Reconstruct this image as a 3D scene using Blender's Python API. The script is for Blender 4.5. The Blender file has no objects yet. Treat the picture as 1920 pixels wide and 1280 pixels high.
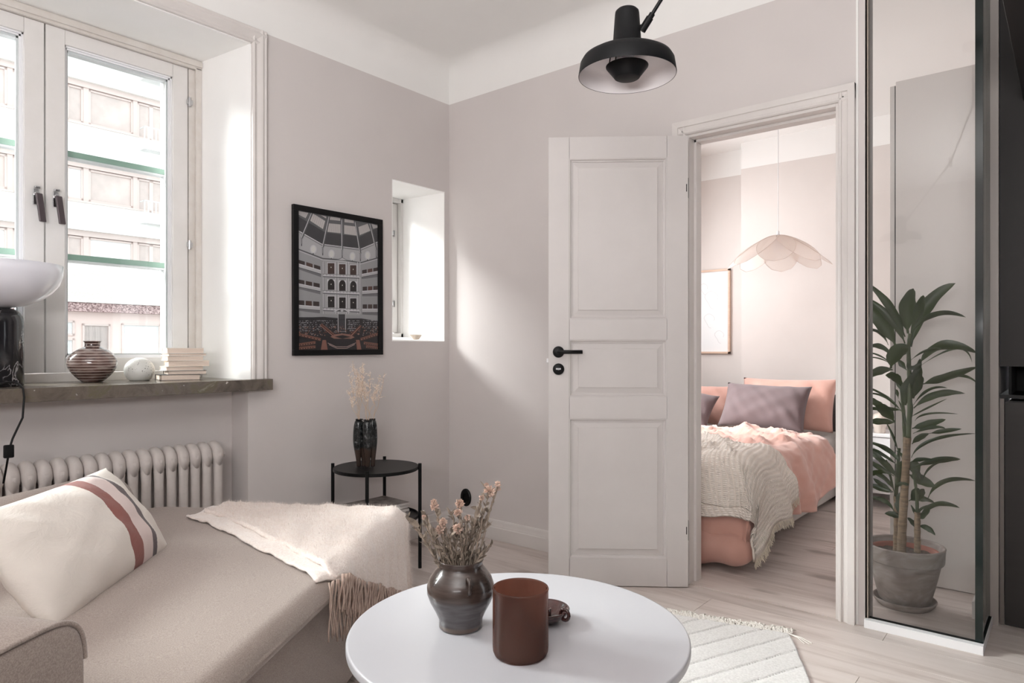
import bpy, bmesh, math, random
import numpy as np
from mathutils import Vector, Matrix

SC = bpy.context.scene
COL = SC.collection
PI = math.pi
rnd = random.Random(7)

# ------------------------------------------------------------------ camera, world, sun, exposure
F, CAM_H, HOR = 1274.6, 1.08, 653.0
YAW = math.radians(39.614)
SN, CS = math.sin(YAW), math.cos(YAW)
cam = bpy.data.cameras.new('camera')
cam.sensor_width = 36.0
cam.lens = F / 1920 * 36.0
cam.shift_y = (HOR - 640) / 1920
cam.clip_start, cam.clip_end = 0.02, 300
camo = bpy.data.objects.new('camera', cam)
COL.objects.link(camo)
camo.location = (0, 0, CAM_H)
camo.rotation_euler = (PI / 2, 0, YAW)
SC.camera = camo

world = bpy.data.worlds.new('overcast_sky')
SC.world = world
world.use_nodes = True
bg = world.node_tree.nodes['Background']
bg.inputs[0].default_value = (0.93, 0.965, 1.0, 1)
bg.inputs[1].default_value = 1.55

def add_light(name, kind, loc, energy, color=(1, 1, 1), size=None, size_y=None, direction=None, angle=None, portal=False):
    l = bpy.data.lights.new(name, kind)
    l.energy = energy
    l.color = color
    if kind == 'AREA':
        l.shape = 'RECTANGLE'
        l.size, l.size_y = size, size_y
        if portal:
            l.cycles.is_portal = True
    if angle:
        l.angle = angle
    o = bpy.data.objects.new(name, l)
    o.location = loc
    if direction is not None:
        o.rotation_euler = Vector(direction).to_track_quat('-Z', 'Y').to_euler()
    COL.objects.link(o)
    return o

add_light('hazy_sun', 'SUN', (-6, 0, 8), 15.5, (1.0, 0.99, 0.985), direction=(0.78, 0.42, -0.50), angle=math.radians(28))
# real windows: portals only guide the sky light through the openings
add_light('sky_portal_main', 'AREA', (-3.47, 0.66, 1.72), 1, size=1.9, size_y=1.5, direction=(1, 0, 0), portal=True)
add_light('sky_portal_small', 'AREA', (-3.47, 2.68, 1.57), 1, size=0.4, size_y=0.9, direction=(1, 0, 0), portal=True)
add_light('sky_portal_bedroom', 'AREA', (-3.47, 3.85, 1.65), 1, size=1.1, size_y=1.5, direction=(1, 0, 0), portal=True)
# added fill light behind the camera: an unseen soft uplight washing the ceiling
add_light('ceiling_fill', 'AREA', (0.2, -1.1, 1.5), 78, (1.0, 0.985, 0.985), size=1.2, size_y=1.2, direction=(-0.30, 0.34, 1))
add_light('bedroom_fill_light', 'AREA', (-2.8, 4.45, 1.7), 25, (0.97, 0.985, 1.0), size=1.2, size_y=1.3, direction=(1, 0, -0.25))  # added fill light standing inside the room to brighten the bedroom

vs = SC.view_settings
vs.view_transform = 'Standard'
vs.look = 'None'
vs.gamma = 1.0
vs.exposure = 0.72
vs.use_curve_mapping = False
SC.cycles.max_bounces = 10
SC.cycles.diffuse_bounces = 6
SC.cycles.transparent_max_bounces = 16
SC.cycles.sample_clamp_indirect = 6.0
SC.cycles.caustics_reflective = False
SC.cycles.caustics_refractive = False

# ------------------------------------------------------------------ measuring helpers (survey of the room)
def ray(px):
    dx = px - 960
    return (-SN * F + CS * dx, CS * F + SN * dx)
def P(px, py, x=None, y=None, z=None):
    X, Y = ray(px)
    if x is not None: t = x / X
    elif y is not None: t = y / Y
    else: t = (z - CAM_H) / (HOR - py)
    return Vector((X * t, Y * t, CAM_H + (HOR - py) * t))

# ------------------------------------------------------------------ materials
def lin(c):
    out = []
    for v in c[:3]:
        v /= 255.0
        out.append(v / 12.92 if v <= 0.04045 else ((v + 0.055) / 1.055) ** 2.4)
    return (*out, 1)

def newmat(name):
    m = bpy.data.materials.new(name)
    m.use_nodes = True
    nt = m.node_tree
    return m, nt, nt.nodes['Principled BSDF']

def N(nt, kind, **kw):
    n = nt.nodes.new(kind)
    for k, v in kw.items():
        if k in n.inputs: n.inputs[k].default_value = v
        else: setattr(n, k, v)
    return n

def coords(nt, scale=(1, 1, 1), kind='Object', rot=(0, 0, 0)):
    tc = N(nt, 'ShaderNodeTexCoord')
    mp = N(nt, 'ShaderNodeMapping')
    mp.inputs['Scale'].default_value = scale
    mp.inputs['Rotation'].default_value = rot
    nt.links.new(tc.outputs[kind], mp.inputs[0])
    return mp.outputs[0]

def ramp(nt, fac, stops, interp='LINEAR'):
    r = N(nt, 'ShaderNodeValToRGB')
    r.color_ramp.interpolation = interp
    el = r.color_ramp.elements
    while len(el) < len(stops): el.new(0.5)
    for e, (p, c) in zip(el, stops):
        e.position = p
        e.color = c if len(c) == 4 else (*c, 1)
    nt.links.new(fac, r.inputs[0])
    return r.outputs[0]

def bump(nt, bsdf, height, strength=0.3, dist=0.002):
    b = N(nt, 'ShaderNodeBump', Strength=strength, Distance=dist)
    nt.links.new(height, b.inputs['Height'])
    nt.links.new(b.outputs[0], bsdf.inputs['Normal'])

def mat(name, c, rough=0.5, c2=None, cscale=3.0, bscale=0, bstr=0.3, bdist=0.001, metal=0, sheen=0, coat=0, spec=0.5, stretch=(1, 1, 1)):
    m, nt, b = newmat(name)
    b.inputs['Base Color'].default_value = lin(c)
    b.inputs['Roughness'].default_value = rough
    b.inputs['Metallic'].default_value = metal
    b.inputs['Specular IOR Level'].default_value = spec
    if sheen:
        b.inputs['Sheen Weight'].default_value = sheen
        b.inputs['Sheen Roughness'].default_value = 0.5
    if coat:
        b.inputs['Coat Weight'].default_value = coat
        b.inputs['Coat Roughness'].default_value = 0.08
    if c2:
        n = N(nt, 'ShaderNodeTexNoise', Scale=cscale, Detail=4.0, Roughness=0.6)
        nt.links.new(coords(nt, stretch), n.inputs['Vector'])
        col = ramp(nt, n.outputs['Fac'], [(0.33, lin(c)), (0.68, lin(c2))])
        nt.links.new(col, b.inputs['Base Color'])
    if bscale:
        n = N(nt, 'ShaderNodeTexNoise', Scale=bscale, Detail=3.0)
        nt.links.new(coords(nt, stretch), n.inputs['Vector'])
        bump(nt, b, n.outputs['Fac'], bstr, bdist)
    return m

M = {}
M['wall'] = mat('painted_wall', (213, 207, 205), 0.85, (209, 203, 201), 1.3, 60, 0.15, 0.0015)
M['upper'] = mat('white_plaster', (240, 239, 237), 0.9, (237, 236, 234), 2, 40, 0.1, 0.001)
M['reveal'] = mat('white_reveal_paint', (250, 249, 248), 0.8, (247, 246, 244), 3, 50, 0.15, 0.001)
M['bed_wall'] = mat('blush_wall', (218, 211, 207), 0.88, (213, 206, 202), 2.2, 50, 0.12, 0.0015)
M['trim'] = mat('gloss_white_trim', (219, 214, 211), 0.42, (214, 209, 206), 6, 25, 0.08, 0.001)
M['door'] = mat('door_paint', (208, 203, 201), 0.45, (204, 199, 197), 5, 30, 0.05, 0.001)
M['window'] = mat('window_paint', (224, 221, 219), 0.4, (219, 216, 213), 8, 40, 0.1, 0.001)
M['window_worn'] = mat('worn_window_paint', (216, 211, 206), 0.55, (208, 201, 194), 14, 60, 0.3, 0.001)
M['black'] = mat('black_powder_coat', (13, 13, 14), 0.42, spec=0.25, bscale=900, bstr=0.1, bdist=0.0003)
M['lamp_black'] = mat('matte_black_lacquer', (10, 10, 12), 0.5, spec=0.2)
M['lamp_white'] = mat('white_lacquer_inside', (226, 221, 222), 0.35)
M['steel'] = mat('polished_steel', (200, 200, 202), 0.18, metal=1)
M['dark_metal'] = mat('bronze_grip', (95, 85, 88), 0.3, metal=0.6)
M['green'] = mat('green_glazing_bar', (150, 178, 164), 0.5)
M['white'] = mat('white_paint', (236, 236, 238), 0.5)
M['radiator'] = mat('radiator_enamel', (206, 199, 195), 0.4, (198, 190, 186), 20, 60, 0.1, 0.001)
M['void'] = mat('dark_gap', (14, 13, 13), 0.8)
M['subfloor'] = mat('subfloor', (70, 60, 54), 0.9)

def m_glass(name, tint=(1, 1, 1), refl=1.0, rough=0.0):
    m, nt, b = newmat(name)
    nt.nodes.remove(b)
    out = nt.nodes['Material Output']
    tr = N(nt, 'ShaderNodeBsdfTransparent'); tr.inputs[0].default_value = (*tint, 1)
    gl = N(nt, 'ShaderNodeBsdfGlossy'); gl.inputs['Roughness'].default_value = rough
    fr = N(nt, 'ShaderNodeFresnel', IOR=1.45)
    mu = N(nt, 'ShaderNodeMath', operation='MULTIPLY'); mu.inputs[1].default_value = refl
    nt.links.new(fr.outputs[0], mu.inputs[0])
    mx = N(nt, 'ShaderNodeMixShader')
    nt.links.new(mu.outputs[0], mx.inputs[0]); nt.links.new(tr.outputs[0], mx.inputs[1]); nt.links.new(gl.outputs[0], mx.inputs[2])
    nt.links.new(mx.outputs[0], out.inputs[0])
    return m
M['pane'] = m_glass('window_glass', (0.97, 0.985, 0.98), 0.5)
M['partition_glass'] = m_glass('partition_glass', (0.975, 0.98, 0.978), 0.8)
M['side_glass'] = m_glass('side_pane_glass', (0.62, 0.68, 0.66), 0.8)
M['picture_glass'] = m_glass('picture_glass', (0.98, 0.98, 0.98), 0.25)
M['glass_edge'] = mat('green_glass_edge', (10, 24, 22), 0.1)

def m_floor():
    m, nt, b = newmat('whitewashed_ash')
    tc = N(nt, 'ShaderNodeTexCoord')
    oi = N(nt, 'ShaderNodeObjectInfo')
    sc = N(nt, 'ShaderNodeVectorMath', operation='SCALE'); sc.inputs['Scale'].default_value = 37.0
    cmb = N(nt, 'ShaderNodeCombineXYZ')
    for k in range(3): nt.links.new(oi.outputs['Random'], cmb.inputs[k])
    nt.links.new(cmb.outputs[0], sc.inputs[0])
    ad = N(nt, 'ShaderNodeVectorMath', operation='ADD')
    nt.links.new(tc.outputs['Object'], ad.inputs[0]); nt.links.new(sc.outputs[0], ad.inputs[1])
    mp = N(nt, 'ShaderNodeMapping'); mp.inputs['Scale'].default_value = (0.9, 9.0, 1.0)
    nt.links.new(ad.outputs[0], mp.inputs[0])
    n1 = N(nt, 'ShaderNodeTexNoise', Scale=2.2, Detail=5.0, Roughness=0.62, Distortion=0.6)
    nt.links.new(mp.outputs[0], n1.inputs['Vector'])
    c1 = ramp(nt, n1.outputs['Fac'], [(0.28, lin((184, 170, 163))), (0.5, lin((208, 197, 191))), (0.75, lin((218, 208, 203)))])
    # knots: sparse elongated dark flecks
    mp2 = N(nt, 'ShaderNodeMapping'); mp2.inputs['Scale'].default_value = (1.6, 5.5, 1.0)
    nt.links.new(ad.outputs[0], mp2.inputs[0])
    vo = N(nt, 'ShaderNodeTexVoronoi', Scale=1.0); vo.inputs['Randomness'].default_value = 1.0
    nd = N(nt, 'ShaderNodeTexNoise', Scale=6.0, Detail=3.0)
    nt.links.new(ad.outputs[0], nd.inputs['Vector'])
    sm = N(nt, 'ShaderNodeMath', operation='MULTIPLY_ADD'); sm.inputs[1].default_value = 0.35; sm.inputs[2].default_value = -0.16
    nt.links.new(nd.outputs['Fac'], sm.inputs[0])
    nt.links.new(mp2.outputs[0], vo.inputs['Vector'])
    s2 = N(nt, 'ShaderNodeMath', operation='ADD')
    nt.links.new(vo.outputs['Distance'], s2.inputs[0]); nt.links.new(sm.outputs[0], s2.inputs[1])
    kn = ramp(nt, s2.outputs[0], [(0.09, (1, 1, 1)), (0.23, (0, 0, 0))])
    mx = N(nt, 'ShaderNodeMixRGB'); mx.inputs[2].default_value = lin((138, 124, 116))
    mk = N(nt, 'ShaderNodeMath', operation='MULTIPLY'); mk.inputs[1].default_value = 0.75
    nt.links.new(kn, mk.inputs[0]); nt.links.new(mk.outputs[0], mx.inputs[0]); nt.links.new(c1, mx.inputs[1])
    # per plank tone
    hv = N(nt, 'ShaderNodeHueSaturation')
    mr = N(nt, 'ShaderNodeMapRange'); mr.inputs['To Min'].default_value = 0.93; mr.inputs['To Max'].default_value = 1.05
    nt.links.new(oi.outputs['Random'], mr.inputs[0]); nt.links.new(mr.outputs[0], hv.inputs['Value'])
    nt.links.new(mx.outputs[0], hv.inputs['Color'])
    nt.links.new(hv.outputs[0], b.inputs['Base Color'])
    b.inputs['Roughness'].default_value = 0.42
    bump(nt, b, n1.outputs['Fac'], 0.12, 0.001)
    return m
M['wood_floor'] = m_floor()

def m_weave(name, c, c2, freq=260, rough=0.9, sheen=0.25, strength=0.35, dist=0.0012):
    m, nt, b = newmat(name)
    co = coords(nt)
    n = N(nt, 'ShaderNodeTexNoise', Scale=freq, Detail=2.0)
    nt.links.new(co, n.inputs['Vector'])
    nt.links.new(ramp(nt, n.outputs['Fac'], [(0.35, lin(c)), (0.65, lin(c2))]), b.inputs['Base Color'])
    b.inputs['Roughness'].default_value = rough
    b.inputs['Sheen Weight'].default_value = sheen
    b.inputs['Specular IOR Level'].default_value = 0.2
    bump(nt, b, n.outputs['Fac'], strength, dist)
    return m

# ------------------------------------------------------------------ mesh builder
class MB:
    def __init__(s): s.v, s.f, s.mi, s.cur = [], [], [], 0
    def add(s, vs, fs):
        o = len(s.v)
        s.v += [tuple(p) for p in vs]
        for f in fs:
            s.f.append([o + i for i in f]); s.mi.append(s.cur)
        return s
    def hexa(s, p):   # 8 points: bottom 4 ccw, top 4 ccw
        return s.add(p, [(0, 3, 2, 1), (4, 5, 6, 7), (0, 1, 5, 4), (1, 2, 6, 5), (2, 3, 7, 6), (3, 0, 4, 7)])
    def box(s, a, b):
        x0, y0, z0 = (min(a[i], b[i]) for i in range(3)); x1, y1, z1 = (max(a[i], b[i]) for i in range(3))
        return s.hexa([(x0, y0, z0), (x1, y0, z0), (x1, y1, z0), (x0, y1, z0), (x0, y0, z1), (x1, y0, z1), (x1, y1, z1), (x0, y1, z1)])
    def lathe(s, prof, n=32, c=(0, 0, 0), jitter=None):
        vs, fs = [], []
        for r, z in prof:
            for k in range(n):
                a = 2 * PI * k / n
                vs.append((c[0] + r * math.cos(a), c[1] + r * math.sin(a), c[2] + z))
        for i in range(len(prof) - 1):
            for k in range(n):
                k2 = (k + 1) % n
                fs.append((i * n + k, i * n + k2, (i + 1) * n + k2, (i + 1) * n + k))
        return s.add(vs, fs)
    def tube(s, pts, r, n=8, cap=True, flat=1.0):
        pts = [Vector(p) for p in pts]
        rr = r if isinstance(r, (list, tuple)) else [r] * len(pts)
        vs, fs = [], []
        up = None
        for i, p in enumerate(pts):
            t = (pts[min(i + 1, len(pts) - 1)] - pts[max(i - 1, 0)])
            if t.length < 1e-9: t = Vector((0, 0, 1))
            t.normalize()
            if up is None:
                up = Vector((0, 0, 1)) if abs(t.z) < 0.9 else Vector((1, 0, 0))
            a = t.cross(up)
            if a.length < 1e-6: a = t.cross(Vector((0, 1, 0)))
            a.normalize(); b = a.cross(t).normalized(); up = b
            for k in range(n):
                th = 2 * PI * k / n
                vs.append(p + a * math.cos(th) * rr[i] + b * math.sin(th) * rr[i] * flat)
        for i in range(len(pts) - 1):
            for k in range(n):
                k2 = (k + 1) % n
                fs.append((i * n + k, i * n + k2, (i + 1) * n + k2, (i + 1) * n + k))
        if cap:
            fs.append(tuple(range(n))[::-1]); fs.append(tuple((len(pts) - 1) * n + k for k in range(n)))
        return s.add(vs, fs)
    def prism(s, poly, axis, a, b):   # poly in the two other axes, in order
        def mk(p, q):
            u, v = p
            return {'x': (q, u, v), 'y': (u, q, v), 'z': (u, v, q)}[axis]
        n = len(poly)
        vs = [mk(p, a) for p in poly] + [mk(p, b) for p in poly]
        fs = [tuple(range(n)), tuple(range(2 * n - 1, n - 1, -1))] + [(i, (i + 1) % n, n + (i + 1) % n, n + i) for i in range(n)]
        return s.add(vs, fs)
    def grid(s, fn, nu, nv):
        vs = [fn(i / nu, j / nv) for j in range(nv + 1) for i in range(nu + 1)]
        fs = [(j * (nu + 1) + i, j * (nu + 1) + i + 1, (j + 1) * (nu + 1) + i + 1, (j + 1) * (nu + 1) + i) for j in range(nv) for i in range(nu)]
        return s.add(vs, fs)
    def build(s, name, m=None, parent=None, smooth=False, bevel=0, seg=2, subsurf=0, solid=0, loc=None, rotz=0, off=0, fix=True, **props):
        me = bpy.data.meshes.new(name)
        me.from_pydata(s.v, [], s.f)
        if fix:
            bm = bmesh.new(); bm.from_mesh(me)
            bmesh.ops.recalc_face_normals(bm, faces=bm.faces)
            bm.to_mesh(me); bm.free()
        ms = m if isinstance(m, (list, tuple)) else [m]
        for q in ms: me.materials.append(q)
        if len(ms) > 1: me.polygons.foreach_set('material_index', s.mi)
        if smooth: me.polygons.foreach_set('use_smooth', [True] * len(me.polygons))
        me.update()
        o = bpy.data.objects.new(name, me)
        COL.objects.link(o)
        if parent: o.parent = parent
        if loc is not None: o.location = loc
        if rotz: o.rotation_euler.z = rotz
        if solid:
            q = o.modifiers.new('solid', 'SOLIDIFY'); q.thickness = solid; q.offset = off
        if bevel:
            q = o.modifiers.new('bevel', 'BEVEL'); q.width = bevel; q.segments = seg; q.limit_method = 'ANGLE'; q.angle_limit = math.radians(40)
            if smooth is False and seg > 1:
                me.polygons.foreach_set('use_smooth', [True] * len(me.polygons))
                w = o.modifiers.new('wn', 'WEIGHTED_NORMAL'); w.keep_sharp = True
        if subsurf:
            q = o.modifiers.new('sub', 'SUBSURF'); q.levels = q.render_levels = subsurf
        for k, v in props.items(): o[k] = v
        return o

def rect_wall(mb, plane_lo, plane_hi, u0, u1, z0, z1, holes, axis='y'):
    """wall slab normal to x or y; holes list of (u0,u1,z0,z1)"""
    us = sorted({u0, u1, *[h[0] for h in holes], *[h[1] for h in holes]})
    zs = sorted({z0, z1, *[h[2] for h in holes], *[h[3] for h in holes]})
    us = [u for u in us if u0 <= u <= u1]; zs = [z for z in zs if z0 <= z <= z1]
    for i in range(len(us) - 1):
        for j in range(len(zs) - 1):
            cu, cz = (us[i] + us[i + 1]) / 2, (zs[j] + zs[j + 1]) / 2
            if any(h[0] < cu < h[1] and h[2] < cz < h[3] for h in holes): continue
            if axis == 'y': mb.box((us[i], plane_lo, zs[j]), (us[i + 1], plane_hi, zs[j + 1]))
            else: mb.box((plane_lo, us[i], zs[j]), (plane_hi, us[i + 1], zs[j + 1]))

def empty(name, loc=(0, 0, 0), rotz=0, parent=None, **props):
    o = bpy.data.objects.new(name, None)
    COL.objects.link(o)
    o.location = loc; o.rotation_euler = (0, 0, rotz)
    o.empty_display_size = 0.05
    if parent: o.parent = parent
    for k, v in props.items(): o[k] = v
    return o

def tag(o, label, cat, group=None):
    o['label'] = label; o['category'] = cat
    if group: o['group'] = group
    return o

def smoothstep(a, b, x):
    t = min(1, max(0, (x - a) / (b - a))); return t * t * (3 - 2 * t)
# ------------------------------------------------------------------ the room shell
XA, YB, ZC, ZP = -2.905, 2.915, 2.76, 2.547      # window wall, door wall, ceiling, paint line
S = 'structure'

# floor: sub-floor slab with every board as a piece
mb = MB(); mb.box((-3.06, -2.35, -0.05), (2.3, 5.72, -0.013))
floor = mb.build('floor', M['subfloor'], kind=S)
W = 0.1795
plank_meshes = {}
r_ = random.Random(3)
def plank(x0, x1, y0):
    L = round(x1 - x0, 3)
    if L not in plank_meshes:
        q = MB(); q.box((0, 0, -0.013), (L - 0.0012, W - 0.0012, 0))
        bm = bmesh.new()
        me = bpy.data.meshes.new('plank'); me.from_pydata(q.v, [], q.f)
        bm.from_mesh(me); bmesh.ops.recalc_face_normals(bm, faces=bm.faces)
        bmesh.ops.bevel(bm, geom=[e for e in bm.edges if all(v.co.z > -0.001 for v in e.verts)], offset=0.0007, segments=1, affect='EDGES')
        bm.to_mesh(me); bm.free(); me.materials.append(M['wood_floor'])
        plank_meshes[L] = me
    o = bpy.data.objects.new('plank', plank_meshes[L]); COL.objects.link(o)
    o.parent = floor; o.location = (x0, y0, 0)
y0 = 2.632 - 28 * W
k = 0
joints = {28: -1.207, 29: -0.547, 27: -1.96, 26: -0.545, 30: -1.65, 25: -1.30, 24: -0.1}
while y0 + W * 0.5 < 5.68:
    xj = joints.get(k, -2.9 + r_.choice([0.3, 0.7, 1.1, 1.5, 1.9]))
    xs = []
    x = xj
    while x > -3.0: x -= 2.1
    while x < 2.3: xs.append(x); x += 2.1
    xs.append(2.3)
    xs[0] = -3.05
    for a, b in zip(xs[:-1], xs[1:]):
        if b - a > 0.02: plank(a, b, y0)
    y0 += W; k += 1

# window wall (wall_left): back slab, splayed front slab
WIN_Y0, WIN_Y1 = -0.31, 1.596      # window opening at the frame
WF0, WF1 = -0.351, 1.637           # at the room side
NY0, NY1 = 2.47, 2.877
SILL = 0.94
HEAD = 2.484
mb = MB()
holes = [(WIN_Y0, WIN_Y1, SILL - 0.03, HEAD), (NY0, NY1, 1.14, 2.02)]
rect_wall(mb, -3.47, -3.30, -2.3, YB + 0.02, -0.05, 2.80, holes, 'x')
def fr(y0, y1, yb0, yb1, z0, z1, zb0=None, zb1=None):
    zb0 = z0 if zb0 is None else zb0; zb1 = z1 if zb1 is None else zb1
    mb.hexa([(-3.30, yb0, zb0), (XA, y0, z0), (XA, y1, z1 * 0 + z0), (-3.30, yb1, zb0), (-3.30, yb0, zb1), (XA, y0, z1), (XA, y1, z1), (-3.30, yb1, zb1)])
fr(-2.3, WF0, -2.3, WIN_Y0, SILL - 0.05, ZP, SILL - 0.05, ZP)
fr(WF0, WF1, WIN_Y0, WIN_Y1, 2.478, ZP, HEAD, ZP)
fr(WF1, NY0, WIN_Y1, NY0, SILL - 0.05, ZP)
fr(NY0, NY1, NY0, NY1, 2.016, ZP, 2.025, ZP)
fr(NY0, NY1, NY0, NY1, SILL - 0.05, 1.12, SILL - 0.05, 1.15)
fr(NY1, YB + 0.02, NY1, YB + 0.02, SILL - 0.05, ZP)
# under the sill: radiator recess
mb.box((-3.30, -2.3, -0.05), (-3.05, 1.621, SILL - 0.05))
mb.box((-3.30, 1.621, -0.05), (XA, YB + 0.02, SILL - 0.05))
mb.box((-3.05, -2.3, -0.05), (XA, -0.351, SILL - 0.05))
wl = mb.build('wall_left', M['wall'], kind=S)
mb = MB(); mb.box((-3.47, -2.3, ZP), (XA, 5.68, 2.80))
mb.build('upper_band', M['upper'], wl)
# white paint skins on the reveals (thin plaster linings)
mb = MB()
e = 0.004
mb.hexa([(-3.30, WIN_Y1 - e, SILL - 0.02), (XA, WF1 - e, SILL - 0.02), (XA, WF1, SILL - 0.02), (-3.30, WIN_Y1, SILL - 0.02), (-3.30, WIN_Y1 - e, HEAD), (XA, WF1 - e, 2.478), (XA, WF1, 2.478), (-3.30, WIN_Y1, HEAD)])
mb.hexa([(-3.30, WIN_Y0, SILL - 0.02), (XA, WF0, SILL - 0.02), (XA, WF0 + e, SILL - 0.02), (-3.30, WIN_Y0 + e, SILL - 0.02), (-3.30, WIN_Y0, HEAD), (XA, WF0, 2.478), (XA, WF0 + e, 2.478), (-3.30, WIN_Y0 + e, HEAD)])
mb.hexa([(-3.30, WIN_Y0, HEAD - e), (XA, WF0, 2.478 - e), (XA, WF1, 2.478 - e), (-3.30, WIN_Y1, HEAD - e), (-3.30, WIN_Y0, HEAD), (XA, WF0, 2.478), (XA, WF1, 2.478), (-3.30, WIN_Y1, HEAD)])
mb.build('window_reveal', M['reveal'], wl)
mb = MB()
mb.box((-3.30, NY1 - e, 1.12), (XA - 0.0005, NY1, 2.022)); mb.box((-3.30, NY0, 1.12), (XA - 0.0005, NY0 + e, 2.022))
mb.hexa([(-3.30, NY0, 2.025 - e), (XA, NY0, 2.016 - e), (XA, NY1, 2.016 - e), (-3.30, NY1, 2.025 - e), (-3.30, NY0, 2.025), (XA, NY0, 2.016), (XA, NY1, 2.016), (-3.30, NY1, 2.025)])
mb.hexa([(-3.30, NY0, 1.15), (XA, NY0, 1.12), (XA, NY1, 1.12), (-3.30, NY1, 1.15), (-3.30, NY0, 1.154), (XA, NY0, 1.125), (XA, NY1, 1.125), (-3.30, NY1, 1.154)])
mb.build('niche_lining', M['reveal'], wl)
# bedroom stretch of the outer wall
mb = MB(); rect_wall(mb, -3.47, XA, YB + 0.02, 5.80, -0.05, ZP, [(3.30, 4.40, 0.9, 2.35)], 'x')
mb.build('wall_bedroom_left', M['bed_wall'], kind=S)

# door wall (wall_back)
DX0, DX1, DZ = -1.36, -0.735, 2.045
mb = MB(); rect_wall(mb, YB, 3.015, XA, -0.622, -0.05, ZP, [(DX0 - 0.02, DX1 + 0.02, -0.06, DZ + 0.02)], 'y')
wb = mb.build('wall_back', M['wall'], kind=S)
mb = MB(); mb.box((XA, YB, ZP), (-0.622, 3.015, 2.80)); mb.build('upper_band', M['upper'], wb)
mb = MB(); mb.box((-0.66, YB - 0.004, 0), (-0.652, YB + 0.002, ZP)); mb.build('paint_edge', M['upper'], wb)

# ceiling and coves
mb = MB(); mb.box((-3.47, -2.35, ZC), (2.3, 5.8, 2.84)); mb.build('ceiling', M['upper'], kind=S)
def cove(name, path, r=0.12):
    # concave fillet between a wall and the ceiling
    q = MB(); n = 16
    prof = [(r * 1.25, -0.0004)] + [(r * (1 - math.sin(a)) + 0.0005, -r * (1 - math.cos(a)) - 0.0005) for a in [PI / 2 * i / n for i in range(n + 1)]] + [(0.0004, -r * 1.2)]
    path(q, prof); return q.build(name, M['upper'], smooth=True, bevel=0, kind=S, fix=False)
def pA(q, prof): q.grid(lambda a, b: (XA + prof[round(a * (len(prof) - 1))][0], -2.3 + (YB + 2.3) * b, ZC + prof[round(a * (len(prof) - 1))][1]), len(prof) - 1, 1)
def pB(q, prof): q.grid(lambda a, b: (XA + (-0.62 - XA) * b, YB - prof[round(a * (len(prof) - 1))][0], ZC + prof[round(a * (len(prof) - 1))][1]), len(prof) - 1, 1)
cove('trim_1', pA); cove('trim_2', pB)

# baseboards: moulded profile
def base_profile(h=0.11):
    return [(0, 0), (0.022, 0), (0.022, h * 0.62), (0.017, h * 0.66), (0.017, h * 0.72), (0.012, h * 0.80), (0.012, h * 0.9), (0.008, h * 0.97), (0.004, h), (0, h)]
mb = MB(); mb.prism([(YB - u, v) for u, v in base_profile()], 'x', XA, DX0 - 0.06)
mb.build('baseboard_back', M['trim'], bevel=0.0015, kind=S)
mb = MB(); mb.prism([(XA + u, v) for u, v in base_profile()], 'y', 1.63, YB)
mb.build('baseboard_left', M['trim'], bevel=0.0015, kind=S)

# room behind the camera, hall and kitchen side
mb = MB(); mb.box((-3.47, -2.35, -0.05), (2.3, -2.27, 2.8)); mb.build('wall_front', M['wall'], kind=S)
mb = MB(); mb.box((2.2, -2.3, -0.05), (2.3, 3.3, 2.8)); mb.build('wall_right', mat('hall_wall', (60, 55, 53), 0.8), kind=S)

# bedroom shell
mb = MB(); mb.box((-3.47, 5.66, -0.05), (-2.105, 5.80, ZP)); mb.box((-2.105, 5.485, -0.05), (-0.24, 5.80, ZP))
wr = mb.build('wall_bedroom_back', M['bed_wall'], kind=S)
mb = MB(); mb.box((-3.47, 5.66, ZP), (-2.105, 5.80, 2.8)); mb.box((-2.105, 5.485, ZP), (-0.24, 5.80, 2.8)); mb.build('upper_band', M['upper'], wr)
mb = MB(); mb.box((-0.278, 3.2625, -0.05), (-0.229, 5.484, 2.8)); mb.build('wall_bedroom_right', M['wall'], kind=S)
mb = MB()
mb.prism([(5.485 - u, v) for u, v in base_profile(0.12)], 'x', -2.105, -0.28)
mb.build('baseboard_bedroom', M['trim'], kind=S)
mb = MB(); mb.prism([(-0.279 - u * 1.7, v) for u, v in base_profile(0.107)], 'y', 3.268, 3.585)
mb.build('baseboard_right', M['trim'], kind=S)

# ------------------------------------------------------------------ door: casing (door_1) and open leaf
mb = MB()
def casing_prof(w=0.062):   # (across from opening edge outward, proud of wall)
    return [(0, 0), (0, 0.012), (0.006, 0.018), (0.012, 0.018), (0.014, 0.012), (0.020, 0.012), (0.034, 0.016), (0.036, 0.022), (w, 0.024), (w, 0)]
for xe, sgn in ((DX1 + 0.012, 1), (DX0 - 0.012, -1)):
    mb.prism([(xe + sgn * a, YB - b) for a, b in casing_prof()], 'z', 0, DZ + 0.012 + 0.062)
mbt = MB(); mbt.prism([(YB - b, DZ + 0.012 + a) for a, b in casing_prof()], 'x', DX0 - 0.012 - 0.062, DX1 + 0.012 + 0.062)
dk = empty('door_1', (0, 0, 0), kind=S)
mb.build('side_casing', M['trim'], dk, bevel=0.001)
mbt.build('head_casing', M['trim'], dk, bevel=0.001)
mb = MB()
mb.box((DX0 - 0.02, YB - 0.001, 0), (DX0, 3.02, DZ + 0.02)); mb.box((DX1, YB - 0.001, 0), (DX1 + 0.02, 3.02, DZ + 0.02)); mb.box((DX0, YB - 0.001, DZ), (DX1, 3.02, DZ + 0.02))
mb.box((DX0, 2.965, 0), (DX0 + 0.012, 3.02, DZ)); mb.box((DX1 - 0.012, 2.965, 0), (DX1, 3.02, DZ)); mb.box((DX0, 2.965, DZ - 0.012), (DX1, 3.02, DZ))
mb.build('jamb', M['trim'], dk, bevel=0.001)
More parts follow.
